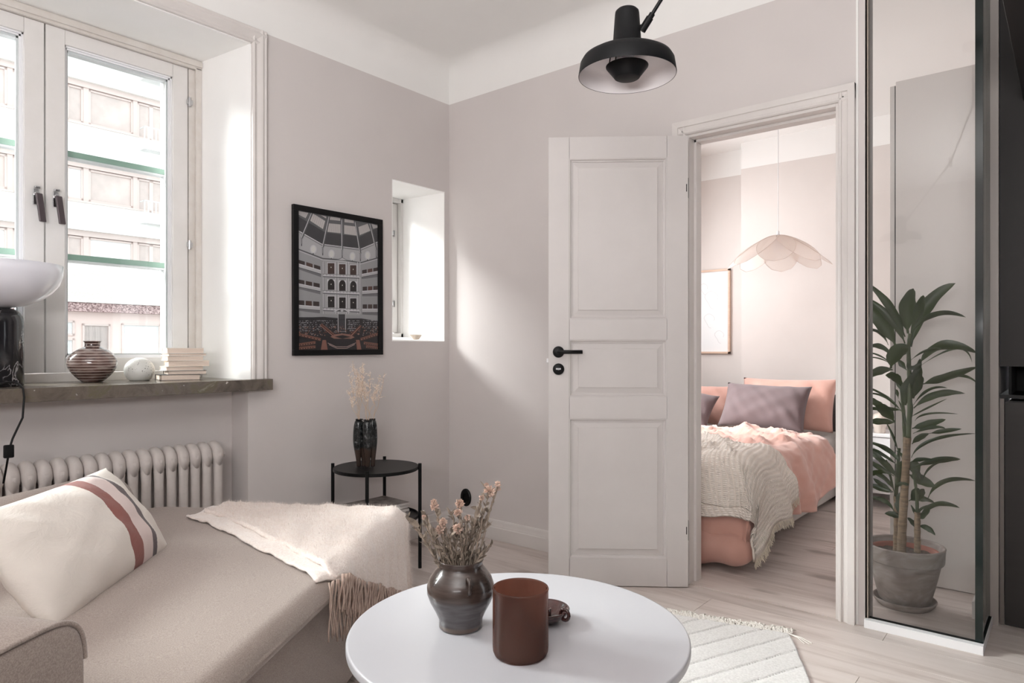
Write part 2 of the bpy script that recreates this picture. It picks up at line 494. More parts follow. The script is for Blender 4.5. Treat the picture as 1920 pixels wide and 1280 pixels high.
mb = MB(); mb.box((DX0 + 0.001, 2.916, -0.001), (DX1 - 0.001, 3.02, 0.004)); mb.build('threshold', M['wood_floor'], dk)

leaf = empty('door_2', (-1.342, 2.868, 0.004), math.radians(-142.93), kind=S)
DL, DT, DH = 0.630, 0.040, 2.036
us0, us1 = 0.095, 0.535
rows = [(0.124, 0.757), (0.857, 1.115), (1.209, 1.938)]
# stiles and rails, each a board
mb = MB(); mb.box((0, -DT, 0), (us0, 0, DH)); mb.build('hinge_stile', M['door'], leaf, bevel=0.0015)
mb = MB(); mb.box((us1, -DT, 0), (DL, 0, DH)); mb.build('lock_stile', M['door'], leaf, bevel=0.0015)
zs = [0.0] + [v for r in rows for v in r] + [DH]
for i in range(0, len(zs), 2):
    mb = MB(); mb.box((us0 + 0.0006, -DT, zs[i]), (us1 - 0.0006, -0.0004, zs[i + 1])); mb.build('rail', M['door'], leaf, bevel=0.0012)
for z0_, z1_ in rows:
    # moulded bead around, sunken field and raised panel with a bevelled margin
    q = MB()
    u0, u1 = us0, us1
    prof = [(0.0, 0.0), (0.004, -0.0005), (0.009, -0.009), (0.014, -0.0105), (0.0145, -0.0165)]
    lo, hi = z0_, z1_
    rings = [[(u0 + a, b, lo + a), (u1 - a, b, lo + a), (u1 - a, b, hi - a), (u0 + a, b, hi - a)] for a, b in prof]
    rings += [[(u0 + a, b, lo + a), (u1 - a, b, lo + a), (u1 - a, b, hi - a), (u0 + a, b, hi - a)] for a, b in [(0.020, -0.0165), (0.040, -0.0125), (0.0405, -0.0075), (0.043, -0.0065)]]
    vs_ = [p for r in rings for p in r]; fs_ = []
    for i in range(len(rings) - 1):
        for k in range(4): fs_.append((i * 4 + k, i * 4 + (k + 1) % 4, (i + 1) * 4 + (k + 1) % 4, (i + 1) * 4 + k))
    n = (len(rings) - 1) * 4
    fs_.append((n, n + 1, n + 2, n + 3))
    q.add(vs_, fs_)
    q.box((u0, -DT + 0.004, lo), (u1, -0.020, hi))
    q.build('panel', M['door'], leaf)
# handle, lock rosette with key, latch, hinges
def rosette(q, u, z, r=0.026, t=0.009):
    n = 32
    vs = []
    for rr, yy in ((r, 0), (r, t - 0.002), (r - 0.002, t), (0.0001, t)):
        for k in range(n): vs.append((u + rr * math.cos(2 * PI * k / n), yy, z + rr * math.sin(2 * PI * k / n)))
    q.add(vs, [(i * n + k, i * n + (k + 1) % n, (i + 1) * n + (k + 1) % n, (i + 1) * n + k) for i in range(3) for k in range(n)])
hz = 1.060
q = MB(); rosette(q, 0.584, hz)
q.tube([(0.584, 0.009, hz), (0.584, 0.045, hz), (0.575, 0.052, hz), (0.478, 0.052, hz)], 0.0088, 16)
q.build('door_handle', M['black'], leaf, smooth=True)
q = MB(); rosette(q, 0.584, 0.982); lr = q.build('lock_rosette', M['black'], leaf, smooth=True)
q = MB(); q.tube([(0.584, 0.010, 0.982), (0.584, 0.022, 0.982)], 0.004, 8); q.box((0.574, 0.019, 0.980), (0.596, 0.022, 0.987)); q.build('key_bow', M['steel'], lr, rotz=0)
q = MB(); q.box((DL, -0.028, 1.012), (DL + 0.008, -0.012, 1.030)); q.build('latch', M['white'], leaf, bevel=0.001)
for hzv in (1.80, 0.255):
    q = MB(); q.box((-0.002, -0.03, hzv - 0.045), (0.0, -0.002, hzv + 0.045)); q.box((0.006, -0.002, hzv - 0.017), (0.0095, 0.0012, hzv + 0.017)); q.build('hinge', M['black'], leaf)

# ------------------------------------------------------------------ glass bay beside the door
gp = tag(empty('glass_partition', (0, 0, 0)), 'floor to ceiling glass corner partition on a white metal base beside the doorway', 'partition')
q = MB(); q.box((-0.628, 2.895, 0), (-0.247, 2.925, 0.032)); q.box((-0.250, 2.925, 0), (-0.247, 3.25, 0.032)); q.build('base_profile', M['white'], gp, bevel=0.001)
q = MB(); q.box((-0.625, 2.9255, 0.0), (-0.252, 2.95, 0.031)); q.box((-0.272, 2.95, 0.0), (-0.2505, 3.25, 0.031)); q.build('gasket', M['void'], gp)
q = MB(); q.box((-0.618, 2.932, 0.031), (-0.275, 2.940, ZC)); q.build('front_pane', M['partition_glass'], gp)
q = MB(); q.box((-0.263, 2.944, 0.031), (-0.255, 3.248, ZC)); q.build('side_pane', M['side_glass'], gp)
q = MB(); q.box((-0.274, 2.9305, 0.031), (-0.251, 2.9435, ZC)); q.build('corner_edge', M['glass_edge'], gp, label='dark green polished glass edge')
q = MB(); q.box((-0.628, 2.915, 0.0), (-0.618, 2.955, ZC)); q.build('wall_channel', mat('brushed_channel', (150, 140, 128), 0.4), gp)
# post at the end of the bay, coloured darker than the other trim
q = MB(); q.box((-0.283, 3.25, 0), (-0.256, 3.262, ZC)); q.box((-0.256, 3.247, 0), (-0.228, 3.262, ZC)); pass
q.build('trim_3', mat('darker_post', (172, 164, 159), 0.5), bevel=0.001, kind=S)

# wardrobe in the bedroom seen through the glass
wd = tag(empty('wardrobe', (0, 0, 0)), 'tall flat-fronted wardrobe standing behind the glass corner partition', 'wardrobe')
M['wardrobe'] = mat('greige_lacquer', (216, 211, 208), 0.35)
q = MB(); q.box((-0.672, 3.612, 0), (-0.650, 4.2, 2.315)); q.box((-0.650, 3.64, 0.0), (-0.285, 4.2, 2.31)); q.build('carcass', M['wardrobe'], wd, bevel=0.001)
q = MB(); q.box((-0.650, 3.600, 0.0), (-0.6455, 3.639, 2.31)); q.build('shadow_gap', M['void'], wd)
q = MB(); q.box((-0.6445, 3.590, 0.004), (-0.290, 3.612, 2.325)); q.build('door', M['wardrobe'], wd, bevel=0.0015)

# ------------------------------------------------------------------ windows
def sash(name_parent, y0, y1, z0, z1, x_in=-3.30, handle=None, hinge_side=None, stile=0.07):
    # inner sash: four boards and a pane; outer sash with three panes behind
    s = empty('sash', (0, 0, 0), parent=name_parent)
    xt0, xt1 = x_in - 0.045, x_in
    bt = 0.062
    for nm, a, b, c, d in (('stile', y0, y0 + stile, z0, z1), ('stile', y1 - stile, y1, z0, z1)):
        q = MB(); q.box((xt0, a, c), (xt1, b, d)); q.build(nm, M['window'], s, bevel=0.002)
    q = MB(); q.box((xt0, y0 + stile + .0005, z1 - bt), (xt1 - 0.0005, y1 - stile - .0005, z1)); q.build('top_rail', M['window'], s, bevel=0.002)
    q = MB(); q.box((xt0, y0 + stile + .0005, z0), (xt1 - 0.0005, y1 - stile - .0005, z0 + 0.06)); q.build('bottom_rail', M['window'], s, bevel=0.002)
    # stepped glazing bead
    a0, a1, b0, b1 = y0 + stile, y1 - stile, z0 + 0.06, z1 - bt
    q = MB()
    for k, (ins, xx) in enumerate(((0.006, 0.012), (0.013, 0.022), (0.020, 0.032))):
        q.box((xt1 - xx - 0.01, a0, b0), (xt1 - xx, a0 + ins, b1)); q.box((xt1 - xx - 0.01, a1 - ins, b0), (xt1 - xx, a1, b1))
        q.box((xt1 - xx - 0.01, a0, b1 - ins), (xt1 - xx, a1, b1)); q.box((xt1 - xx - 0.01, a0, b0), (xt1 - xx, a1, b0 + ins))
    q.build('glazing_bead', M['white'], s)
    q = MB(); q.box((xt1 - 0.030, a0, b0), (xt1 - 0.027, a1, b1)); q.build('pane', M['pane'], s)
    if handle is not None:
        hy = handle
        q = MB(); q.box((x_in, hy - 0.010, 1.672), (x_in + 0.010, hy + 0.010, 1.735)); q.tube([(x_in + 0.008, hy, 1.715), (x_in + 0.035, hy, 1.715)], 0.008, 10)
        q.box((x_in, hy - 0.005, 1.738), (x_in + 0.02, hy + 0.014, 1.748)); q.build('handle_plate', M['steel'], s, bevel=0.002)
        q = MB(); q.hexa([(x_in + 0.026, hy + 0.006, 1.60), (x_in + 0.040, hy + 0.006, 1.60), (x_in + 0.040, hy + 0.030, 1.60), (x_in + 0.026, hy + 0.030, 1.60), (x_in + 0.024, hy - 0.008, 1.715), (x_in + 0.040, hy - 0.008, 1.715), (x_in + 0.040, hy + 0.016, 1.715), (x_in + 0.024, hy + 0.016, 1.715)])
        q.build('handle_grip', M['dark_metal'], s, bevel=0.003)
    if hinge_side is not None:
        for hz_ in (2.27, 1.58, 1.06):
            q = MB(); q.tube([(x_in + 0.004, hinge_side, hz_ - 0.022), (x_in + 0.004, hinge_side, hz_ + 0.022)], 0.007, 10); q.box((x_in - 0.004, hinge_side - 0.012, hz_ - 0.012), (x_in + 0.004, hinge_side + 0.014, hz_ + 0.012))
            q.build('sash_hinge', M['steel'], s)
    return s

w1 = empty('window_1', (0, 0, 0), kind=S)
z0s, z1s = 0.978, 2.432
# box frame (head, sill, jambs)
q = MB()
q.box((-3.46, WIN_Y0 - 0.01, z1s + 0.002), (-3.285, WIN_Y1, HEAD - 0.004)); q.box((-3.46, WIN_Y0, SILL - 0.02), (-3.30, WIN_Y1, z0s - 0.004)); q.build('frame_rail', M['window_worn'], w1, bevel=0.002)
q = MB()
q.box((-3.46, 1.536, SILL), (-3.30, WIN_Y1 - 0.004, z1s)); q.box((-3.46, WIN_Y0 + 0.004, SILL), (-3.30, -0.262, z1s))
q.box((-3.30, 1.565, SILL), (-3.285, WIN_Y1 - 0.004, z1s + 0.01)); q.box((-3.30, WIN_Y0, z1s + 0.014), (-3.275, WIN_Y1 - 0.004, z1s + 0.04))
q.build('frame_jamb', M['window_worn'], w1, bevel=0.002)
sash(w1, 0.943, 1.531, z0s, z1s, handle=0.975, hinge_side=1.538)
sash(w1, 0.349, 0.937, z0s, z1s, handle=0.905)
sash(w1, -0.257, 0.343, z0s, z1s)
# outer sashes with green-edged glazing bars, three panes each
for (a, b) in ((0.955, 1.525), (0.36, 0.93), (-0.245, 0.335)):
    s = empty('outer_sash', (0, 0, 0), parent=w1)
    x0, x1 = -3.46, -3.42
    q = MB()
    q.box((x0, a, z0s), (x1, a + 0.05, z1s)); q.box((x0, b - 0.055, z0s), (x1, b, z1s)); q.box((x0, a, z1s - 0.05), (x1, b, z1s)); q.box((x0, a, z0s), (x1, b, z0s + 0.055))
    q.build('sash_frame', M['white'], s, bevel=0.003)
    zz = [z0s + 0.055, 1.470, 1.925, z1s - 0.05]
    for zb in zz[1:3]:
        q = MB(); q.box((x0, a + 0.05, zb - 0.008), (x1, b - 0.055, zb + 0.018)); q.build('glazing_bar', M['white'], s, bevel=0.002)
        q = MB(); q.box((x1, a + 0.04, zb + 0.001), (x1 + 0.004, b - 0.05, zb + 0.026)); q.build('bar_seal', M['green'], s, label='green glazing strip')
    for za, zb in zip(zz[:-1], zz[1:]):
        q = MB(); q.box((x0 + 0.015, a + 0.05, za), (x0 + 0.018, b - 0.055, zb)); q.build('pane', M['pane'], s)

# casing of the window on the room side: right upright and head
cp = [(0, 0), (0, 0.014), (0.008, 0.020), (0.014, 0.014), (0.022, 0.012), (0.034, 0.020), (0.046, 0.024), (0.056, 0.018), (0.064, 0.022), (0.068, 0.020), (0.068, 0)]
q = MB(); q.prism([(XA + b, WF1 + a) for a, b in cp], 'z', SILL, 2.478 + 0.068); q.prism([(XA + b, WF0 - a) for a, b in cp], 'z', SILL, 2.478 + 0.068)
q.build('casing_side', M['trim'], w1, bevel=0.001)
q = MB(); q.prism([(XA + b, 2.478 + a) for a, b in cp], 'y', WF0 - 0.068, WF1 + 0.068); q.build('casing_head', M['trim'], w1, bevel=0.001)

# small niche window
w2 = empty('window_2', (0, 0, 0), kind=S)
q = MB(); q.box((-3.42, NY0 + .004, 1.145), (-3.27, NY0 + 0.03, 2.02)); q.box((-3.42, 2.854, 1.145), (-3.27, NY1 - .004, 2.02)); q.box((-3.42, NY0 + .004, 1.995), (-3.27, NY1 - .004, 2.02)); q.box((-3.42, NY0 + .004, 1.145), (-3.27, NY1 - .004, 1.175))
q.build('frame_jamb', M['window'], w2, bevel=0.002)
s = empty('sash', (0, 0, 0), parent=w2)
q = MB(); q.box((-3.35, NY0 + 0.03, 1.18), (-3.30, NY0 + 0.075, 1.99)); q.box((-3.35, 2.800, 1.18), (-3.30, 2.850, 1.99)); q.box((-3.35, NY0 + 0.07, 1.94), (-3.30, 2.80, 1.99)); q.box((-3.35, NY0 + 0.07, 1.18), (-3.30, 2.80, 1.235))
q.build('sash_frame', M['window'], s, bevel=0.002)
q = MB(); q.box((-3.33, NY0 + 0.07, 1.235), (-3.327, 2.80, 1.94)); q.build('pane', M['pane'], s)
for hz_ in (1.80, 1.36):
    q = MB(); q.tube([(-3.292, 2.815, hz_ - 0.02), (-3.292, 2.815, hz_ + 0.02)], 0.006, 8); q.box((-3.30, 2.795, hz_ - 0.012), (-3.29, 2.82, hz_ + 0.012)); q.build('sash_hinge', M['steel'], s)

# bedroom window (light source side, seen from the side only)
w3 = empty('window_3', (0, 0, 0), kind=S)
q = MB()
for a, b in ((3.30, 3.35), (3.82, 3.88), (4.35, 4.40)): q.box((-3.40, a, 0.9), (-3.33, b, 2.35))
q.box((-3.40, 3.30, 0.9), (-3.33, 4.40, 0.95)); q.box((-3.40, 3.30, 2.30), (-3.33, 4.40, 2.35)); q.build('frame_jamb', M['window'], w3)
q = MB(); q.box((-3.37, 3.35, 0.95), (-3.367, 4.35, 2.30)); q.build('pane', M['pane'], w3)

# stone window sill
def m_stone():
    m, nt, b = newmat('worn_limestone')
    co = coords(nt)
    n = N(nt, 'ShaderNodeTexNoise', Scale=9.0, Detail=7.0, Roughness=0.7, Distortion=0.8)
    nt.links.new(co, n.inputs['Vector'])
    c = ramp(nt, n.outputs['Fac'], [(0.3, lin((78, 70, 64))), (0.5, lin((108, 99, 90))), (0.62, lin((100, 94, 76))), (0.78, lin((158, 150, 142)))])
    v = N(nt, 'ShaderNodeTexNoise', Scale=38.0, Detail=3.0)
    nt.links.new(co, v.inputs['Vector'])
    sp = ramp(nt, v.outputs['Fac'], [(0.70, (0, 0, 0)), (0.74, (1, 1, 1))])
    mx = N(nt, 'ShaderNodeMixRGB'); mx.inputs[2].default_value = lin((190, 184, 178))
    nt.links.new(sp, mx.inputs[0]); nt.links.new(c, mx.inputs[1]); nt.links.new(mx.outputs[0], b.inputs['Base Color'])
    b.inputs['Roughness'].default_value = 0.24
    bump(nt, b, n.outputs['Fac'], 0.12, 0.002)
    return m
M['stone'] = m_stone()
q = MB(); q.box((-3.298, WIN_Y0 + 0.002, SILL - 0.05), (-2.90, WIN_Y1 - 0.002, SILL)); q.box((-2.9005, WF0 - 0.07, SILL - 0.05), (-2.84, 1.708, SILL))
ss = q.build('trim_4', M['stone'], bevel=0.002, kind=S, label='worn grey stone window sill')

# ------------------------------------------------------------------ the building across the street
fac = tag(empty('apartment_building', (-28, 0, 0)), 'pale plastered apartment block with ribbon windows and small balconies across the street', 'building')
M['plaster'] = mat('pale_plaster', (238, 236, 233), 0.9, (233, 230, 227), 2, 8, 0.1, 0.01)  # the facade's own even off-white
M['fac_frame'] = mat('pinkish_window_frame', (210, 194, 189), 0.7)
M['fac_glass'] = mat('facade_glass', (182, 170, 166), 0.25, (214, 196, 190), 0.9)
M['fac_curtain'] = mat('curtain_white', (228, 228, 228), 0.9)
def m_pebble(name, a, b_):
    m, nt, b = newmat(name)
    v = N(nt, 'ShaderNodeTexVoronoi', Scale=26.0); nt.links.new(coords(nt), v.inputs['Vector'])
    nt.links.new(ramp(nt, v.outputs['Color'], [(0.25, lin(a)), (0.75, lin(b_))]), b.inputs['Base Color'])
    b.inputs['Roughness'].default_value = 0.95
    return m
M['pebble'] = m_pebble('pebble_dash', (206, 199, 194), (228, 223, 219))
M['pebble_dark'] = m_pebble('pebble_dash_dark', (120, 96, 96), (196, 170, 168))
M['pink_render'] = mat('pink_render', (226, 205, 199), 0.9)
YF0, YF1 = -12.0, 46.0
bands = [(9.27, 10.92), (6.42, 7.95), (4.25, 5.42), (12.0, 13.6)]
edges = [4.25, 5.42, 6.42, 7.95, 9.27, 10.92, 12.0, 13.6, 14.6]
for a, b in ((5.42, 6.42), (7.95, 9.27), (10.92, 12.0), (13.6, 14.8)):
    q = MB(); q.box((-0.6, YF0, a), (0, YF1, b)); q.build('spandrel', M['plaster'], fac)
yy = YF0
while yy < YF1:
    q = MB(); q.box((-0.6, yy + 0.01, 2.77), (0.05, yy + 3.98, 4.25)); q.build('concrete_panel', M['pebble'], fac, label='pebble-dash concrete panel')
    yy += 4.0
q = MB(); q.box((-0.8, YF0, 2.44), (-0.02, YF1, 2.765)); q.build('ledge', M['pebble_dark'], fac, label='dark pebble-dash ledge')
q = MB(); q.box((-1.2, YF0, -9), (-0.35, YF1, 14.7)); q.build('wall', M['pink_render'], fac)
winm = {}
def fwin(y0, y1, z0, z1, glass='fac_glass', depth=-0.22, fw=0.07):
    key = (round(y1 - y0, 2), round(z1 - z0, 2), glass)
    if key not in winm:
        w_, h_ = key[0], key[1]
        q = MB(); q.box((-0.08, 0, 0), (0, fw, h_)); q.box((-0.08, w_ - fw, 0), (0, w_, h_)); q.box((-0.08, 0, 0), (0, w_, fw)); q.box((-0.08, 0, h_ - fw), (0, w_, h_))
        a = q.build('window', M['fac_frame'], fac)
        q = MB(); q.box((-0.06, fw, fw), (-0.05, w_ - fw, h_ - fw)); b = q.build('pane', M[glass], a)
        winm[key] = (a, b); a.location = (depth, y0, z0); return
    a, b = winm[key]
    c = a.copy(); COL.objects.link(c); c.location = (depth, y0, z0); d = b.copy(); COL.objects.link(d); d.parent = c
rail_me = None
for fl, (z0_, z1_) in enumerate(bands):
    yy = 8.55 - 4.05 * 5
    while yy < YF1 - 4:
        q = MB(); q.box((-0.34, yy, z0_), (-0.20, yy + 0.16, z1_)); q.box((-0.34, yy + 0.70, z0_), (-0.20, yy + 0.88, z1_)); q.box((-0.34, yy + 2.42, z0_), (-0.20, yy + 2.58, z1_)); q.box((-0.34, yy + 3.62, z0_), (-0.20, yy + 4.05, z1_))
        q.box((-0.30, yy, z1_ - 0.20), (-0.15, yy + 4.05, z1_)); q.box((-0.25, yy, z0_), (0.04, yy + 2.55, z0_ + 0.07))
        q.build('mullion', M['fac_frame'], fac)
        fwin(yy + 0.16, yy + 0.70, z0_ + 0.12, z1_ - 0.22, 'fac_curtain' if (fl + int(yy)) % 3 == 0 else 'fac_glass')
        fwin(yy + 0.88, yy + 2.42, z0_ + 0.12, z1_ - 0.22, 'fac_curtain' if fl == 2 else 'fac_glass')
        fwin(yy + 2.58, yy + 3.10, z0_ + 0.05, z1_ - 0.22)
        fwin(yy + 3.10, yy + 3.62, z0_ + 0.05, z1_ - 0.22)
        if fl != 2:
            q = MB()
            y0r, y1r, zr0, zr1 = yy + 2.58, yy + 3.75, z0_ - 0.42, z0_ + 0.38
            q.box((0.38, y0r, zr0), (0.42, y1r, zr0 + 0.05)); q.box((0.38, y0r, zr1 - 0.04), (0.42, y1r, zr1))
            n = 8
            for i in range(n + 1):
                yq = y0r + (y1r - y0r - 0.04) * i / n; q.box((0.385, yq, zr0), (0.415, yq + 0.035, zr1))
            for yq in (y0r, y1r - 0.04): q.box((0.0, yq, zr1 - 0.04), (0.4, yq + 0.04, zr1)); q.box((0.0, yq, zr0), (0.4, yq + 0.04, zr0 + 0.05))
            q.box((0, y0r, zr0 - 0.08), (0.45, y1r, zr0))
            q.build('balcony', M['fac_curtain'], fac)
        yy += 4.05
yy = 7.6 - 16
while yy < YF1 - 4:
    fwin(yy, yy + 1.45, -0.4, 2.05, 'fac_curtain', -0.30); fwin(yy + 2.05, yy + 3.15, 1.55, 2.10, 'fac_curtain', -0.30); fwin(yy + 2.05, yy + 3.15, -0.1, 1.45, 'fac_curtain', -0.30); fwin(yy + 3.40, yy + 4.35, -0.1, 2.0, 'fac_glass', -0.30)
    yy += 4.75
mb = MB(); mb.box((-80, -40, -9.1), (-3.6, 80, -9.0)); tag(mb.build('street', mat('asphalt', (140, 138, 136), 0.9)), 'grey asphalt street between the two buildings', 'street')['kind'] = S

# ------------------------------------------------------------------ wall socket
so = tag(empty('wall_socket', (-2.762, YB, 0.203)), 'round black wall socket near the corner above the baseboard', 'socket')
q = MB()
vs_ = []
for rr, yv in ((0.040, 0.0), (0.040, -0.008), (0.036, -0.012), (0.022, -0.012), (0.020, -0.004), (0.0001, -0.004)):
    for k in range(32): vs_.append((rr * math.cos(2 * PI * k / 32), yv, 1.28 * rr * math.sin(2 * PI * k / 32)))
q.add(vs_, [(i * 32 + k, i * 32 + (k + 1) % 32, (i + 1) * 32 + (k + 1) % 32, (i + 1) * 32 + k) for i in range(5) for k in range(32)])
q.build('plate', M['black'], so, smooth=False)

# ------------------------------------------------------------------ dark kitchen units at the right
kc = tag(empty('kitchen_cabinet', (0, 0, 0)), 'dark low kitchen cabinet with pale gable at the right edge', 'cabinet')
M['dark_front'] = mat('dark_veneer', (50, 46, 45), 0.6, (44, 40, 39), 2, stretch=(1, 1, 8))
M['darker'] = mat('dark_brown_lacquer', (30, 25, 24), 0.6)
q = MB(); q.box((-0.199, 3.285, 0.0), (1.4, 3.9, 0.875)); q.build('carcass', M['dark_front'], kc)
q = MB(); q.box((-0.226, 3.268, 0.0), (-0.212, 3.285, 0.885)); q.build('gable', mat('pale_gable', (120, 112, 108), 0.5), kc)
for a in (-0.210, 0.39, 0.99):
    q = MB(); q.box((a, 3.266, 0.004), (a + 0.597, 3.285, 0.872)); q.build('door', M['dark_front'], kc, bevel=0.001)
q = MB(); q.box((-0.226, 3.262, 0.886), (1.4, 3.9, 0.90)); q.build('worktop', M['black'], kc)
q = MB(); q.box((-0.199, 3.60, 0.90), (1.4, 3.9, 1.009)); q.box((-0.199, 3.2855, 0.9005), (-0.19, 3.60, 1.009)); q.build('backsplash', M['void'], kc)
tc_ = tag(empty('tall_cabinet', (0, 0, 0)), 'dark brown wall cabinet hanging over the low kitchen cabinet', 'cabinet')
q = MB(); q.box((-0.199, 3.285, 1.01), (1.4, 3.9, ZC)); q.build('carcass', M['darker'], tc_)
q = MB(); q.box((-0.226, 3.268, 1.01), (-0.199, 3.285, ZC)); q.box((-0.199, 3.268, 1.01), (0.40, 3.284, ZC)); q.build('door', M['darker'], tc_)
q = MB(); q.box((-0.152, 1.95, 2.03), (1.2, 3.2675, 2.09)); bs = q.build('wall_shelf', M['darker'], bevel=0.002); tag(bs, 'dark shelf running towards the tall cabinet above the right edge', 'shelf')
# ------------------------------------------------------------------ radiator in the recess
rad = tag(empty('radiator', (-2.965, 1.49, 0)), 'old white ribbed column radiator in the recess under the stone sill', 'radiator')
def rad_section():
    q = MB()
    z0_, z1_, w, dpt = 0.10, 0.668, 0.030, 0.058     # half depth .058, rib width .030
    # outline in depth/height: rounded top and bottom, extruded with softened edges, central slot
    def ring(dx, ins, n=10):
        pts = []
        rx, top, bot = dpt - ins, z1_ - ins, z0_ + ins
        for k in range(n + 1):
            a = PI * k / n; pts.append((rx * math.cos(a), top - rx * 0.75 + rx * 0.75 * math.sin(a)))
        for k in range(n + 1):
            a = PI + PI * k / n; pts.append((rx * math.cos(a), bot + rx * 0.75 + rx * 0.75 * math.sin(a)))
        return [(p[0], dx, p[1]) for p in pts]
    prof = [(-0.0249, 0.022), (-0.0225, 0.012), (-0.016, 0.004), (-0.008, 0.0005), (0, 0.0), (0.008, 0.0005), (0.016, 0.004), (0.0225, 0.012), (0.0249, 0.022)]
    # outer columns front and back
    for sx in (-1, 1):
        q.tube([(sx * 0.0385, 0, z0_ + 0.03), (sx * 0.0385, 0, z0_ + 0.07), (sx * 0.040, 0, z0_ + 0.12), (sx * 0.040, 0, z1_ - 0.14), (sx * 0.0385, 0, z1_ - 0.085), (sx * 0.036, 0, z1_ - 0.05)], [0.0235, 0.0215, 0.0192, 0.0192, 0.0215, 0.0240], 14, flat=0.85)
    for sz0, sz1 in ((z1_ - 0.09, z1_), (z0_, z0_ + 0.09)):
        rings = []
        for dx, ins in prof:
            r = []
            n = 10
            for k in range(n + 1):
                a = PI * k / n
                rr = dpt - ins * 0.8
                ext = 0.045 * (1 - (dx / 0.0249) ** 2) if k in (0, n) else 0.0
                if sz1 == z1_: r.append((rr * math.cos(a), dx, sz0 + 0.03 - ext + (sz1 - sz0 - 0.03 - ins * 1.5) * math.sin(a)))
                else: r.append((rr * math.cos(a), dx, sz1 - 0.03 + ext - (sz1 - sz0 - 0.03 - ins * 0.8) * math.sin(a)))
            rings.append(r)
        m_ = len(rings[0]); vs_ = [p for r in rings for p in r]
        fs_ = [(i * m_ + k, i * m_ + (k + 1) % m_, (i + 1) * m_ + (k + 1) % m_, (i + 1) * m_ + k) for i in range(len(rings) - 1) for k in range(m_)]
        fs_ += [tuple(range(m_)), tuple(range((len(rings) - 1) * m_, len(rings) * m_))[::-1]]
        q.add(vs_, fs_)
    return q
first = rad_section().build('section', M['radiator'], rad, smooth=True)
for i in range(1, 36):
    o = first.copy(); COL.objects.link(o); o.location = (0, -0.0505 * i, 0)
q = MB(); q.tube([(0, 0.02, 0.605), (0, 0.045, 0.605)], 0.017, 6); q.build('plug', M['radiator'], rad)
q = MB(); q.tube([(0, 0.02, 0.15), (0, -1.80, 0.15)], 0.02, 8); q.tube([(0, 0.02, 0.605), (0, -1.80, 0.605)], 0.018, 8)
q.tube([(0, 0.02, 0.12), (0, 0.06, 0.12), (0, 0.06, 0.0)], 0.010, 8); q.build('manifold', M['radiator'], rad)
q = MB()
for yv in (-0.2, -1.5): q.box((-0.05, yv - 0.008, 0), (0.05, yv + 0.008, 0.12))
q.build('foot', M['radiator'], rad)

# ------------------------------------------------------------------ framed photograph of a domed reading room
pic = tag(empty('framed_picture', (XA + 0.002, 2.115, 1.41)), 'black framed photograph of a domed library reading room on the window wall', 'picture')
pic.rotation_euler = (math.radians(0.2), 0, 0)
PW, PH, FB = 0.545, 0.728, 0.0275     # frame size, border   local: y right (+y), z up, x out of wall
q = MB()
for a, b in (((0.002, -PW / 2, -PH / 2), (0.022, PW / 2, -PH / 2 + FB)), ((0.002, -PW / 2, PH / 2 - FB), (0.022, PW / 2, PH / 2)), ((0.002, -PW / 2, -PH / 2 + FB), (0.022, -PW / 2 + FB, PH / 2 - FB)), ((0.002, PW / 2 - FB, -PH / 2 + FB), (0.022, PW / 2, PH / 2 - FB))):
    q.box(a, b)
q.build('frame', M['black'], pic, bevel=0.0012)
# flat print: polygons with a colour attribute
PX0, PX1, PZ0, PZ1 = -PW / 2 + FB, PW / 2 - FB, -PH / 2 + FB, PH / 2 - FB
pv, pf, pc = [], [], []
layer = [0.0]
def pix(x, y):   # survey coordinates on the print (measured frame) to print space
    u = (x - 120) / 480.0
    top = 230 + 80 * u; bot = 1080
    v = (y - top) / (bot - top)
    u = min(max(u, 0), 1); v = min(max(v, 0), 1)
    return PX0 + u * (PX1 - PX0), PZ1 - v * (PZ1 - PZ0)
def ink(pts, c):
    layer[0] += 0.000004
    o = len(pv)
    for x, y in pts:
        a, b = pix(x, y); pv.append((0.010 + layer[0], a, b))
    pf.append(tuple(range(o, o + len(pts)))); pc.append(lin(c))
def inkline(p, w, c):
    for (x0, y0), (x1, y1) in zip(p[:-1], p[1:]):
        L = math.hypot(x1 - x0, y1 - y0) or 1; nx, ny = -(y1 - y0) / L * w / 2, (x1 - x0) / L * w / 2
        ink([(x0 + nx, y0 + ny), (x1 + nx, y1 + ny), (x1 - nx, y1 - ny), (x0 - nx, y0 - ny)], c)
def inkell(cx, cy, rx, ry, c, n=14): ink([(cx + rx * math.cos(2 * PI * k / n), cy + ry * math.sin(2 * PI * k / n)) for k in range(n)], c)
G = lambda v: (min(240, v * 1.12),) * 2 + (min(243, v * 1.12 + 3),)
ink([(120, 200), (610, 290), (600, 1090), (120, 1090)], G(150))
ink([(120, 200), (610, 290), (605, 430), (490, 470), (255, 440), (120, 350)], G(66))         # dome band
ink([(120, 200), (610, 290), (606, 330), (485, 385), (275, 360), (120, 262)], G(96))
for g in ([(122, 230), (180, 242), (165, 275), (122, 252)], [(205, 245), (275, 290), (262, 340), (190, 290)], [(295, 304), (366, 310), (366, 364), (288, 356)], [(388, 314), (455, 322), (464, 378), (388, 368)], [(476, 325), (535, 305), (552, 348), (484, 375)], [(305, 262), (364, 268), (364, 288), (302, 282)], [(390, 275), (445, 285), (448, 302), (390, 296)], [(560, 305), (603, 318), (603, 330), (572, 336)], [(250, 255), (282, 262), (280, 275)]):
    ink(g, (205, 200, 198))
    (xa, ya), (xb, yb) = g[0], g[1]
    if len(g) == 4:
        for k in range(1, 7):
            t = k / 7; inkline([(xa + (xb - xa) * t, ya + (yb - ya) * t), (g[3][0] + (g[2][0] - g[3][0]) * t, g[3][1] + (g[2][1] - g[3][1]) * t)], 1.6, G(150))
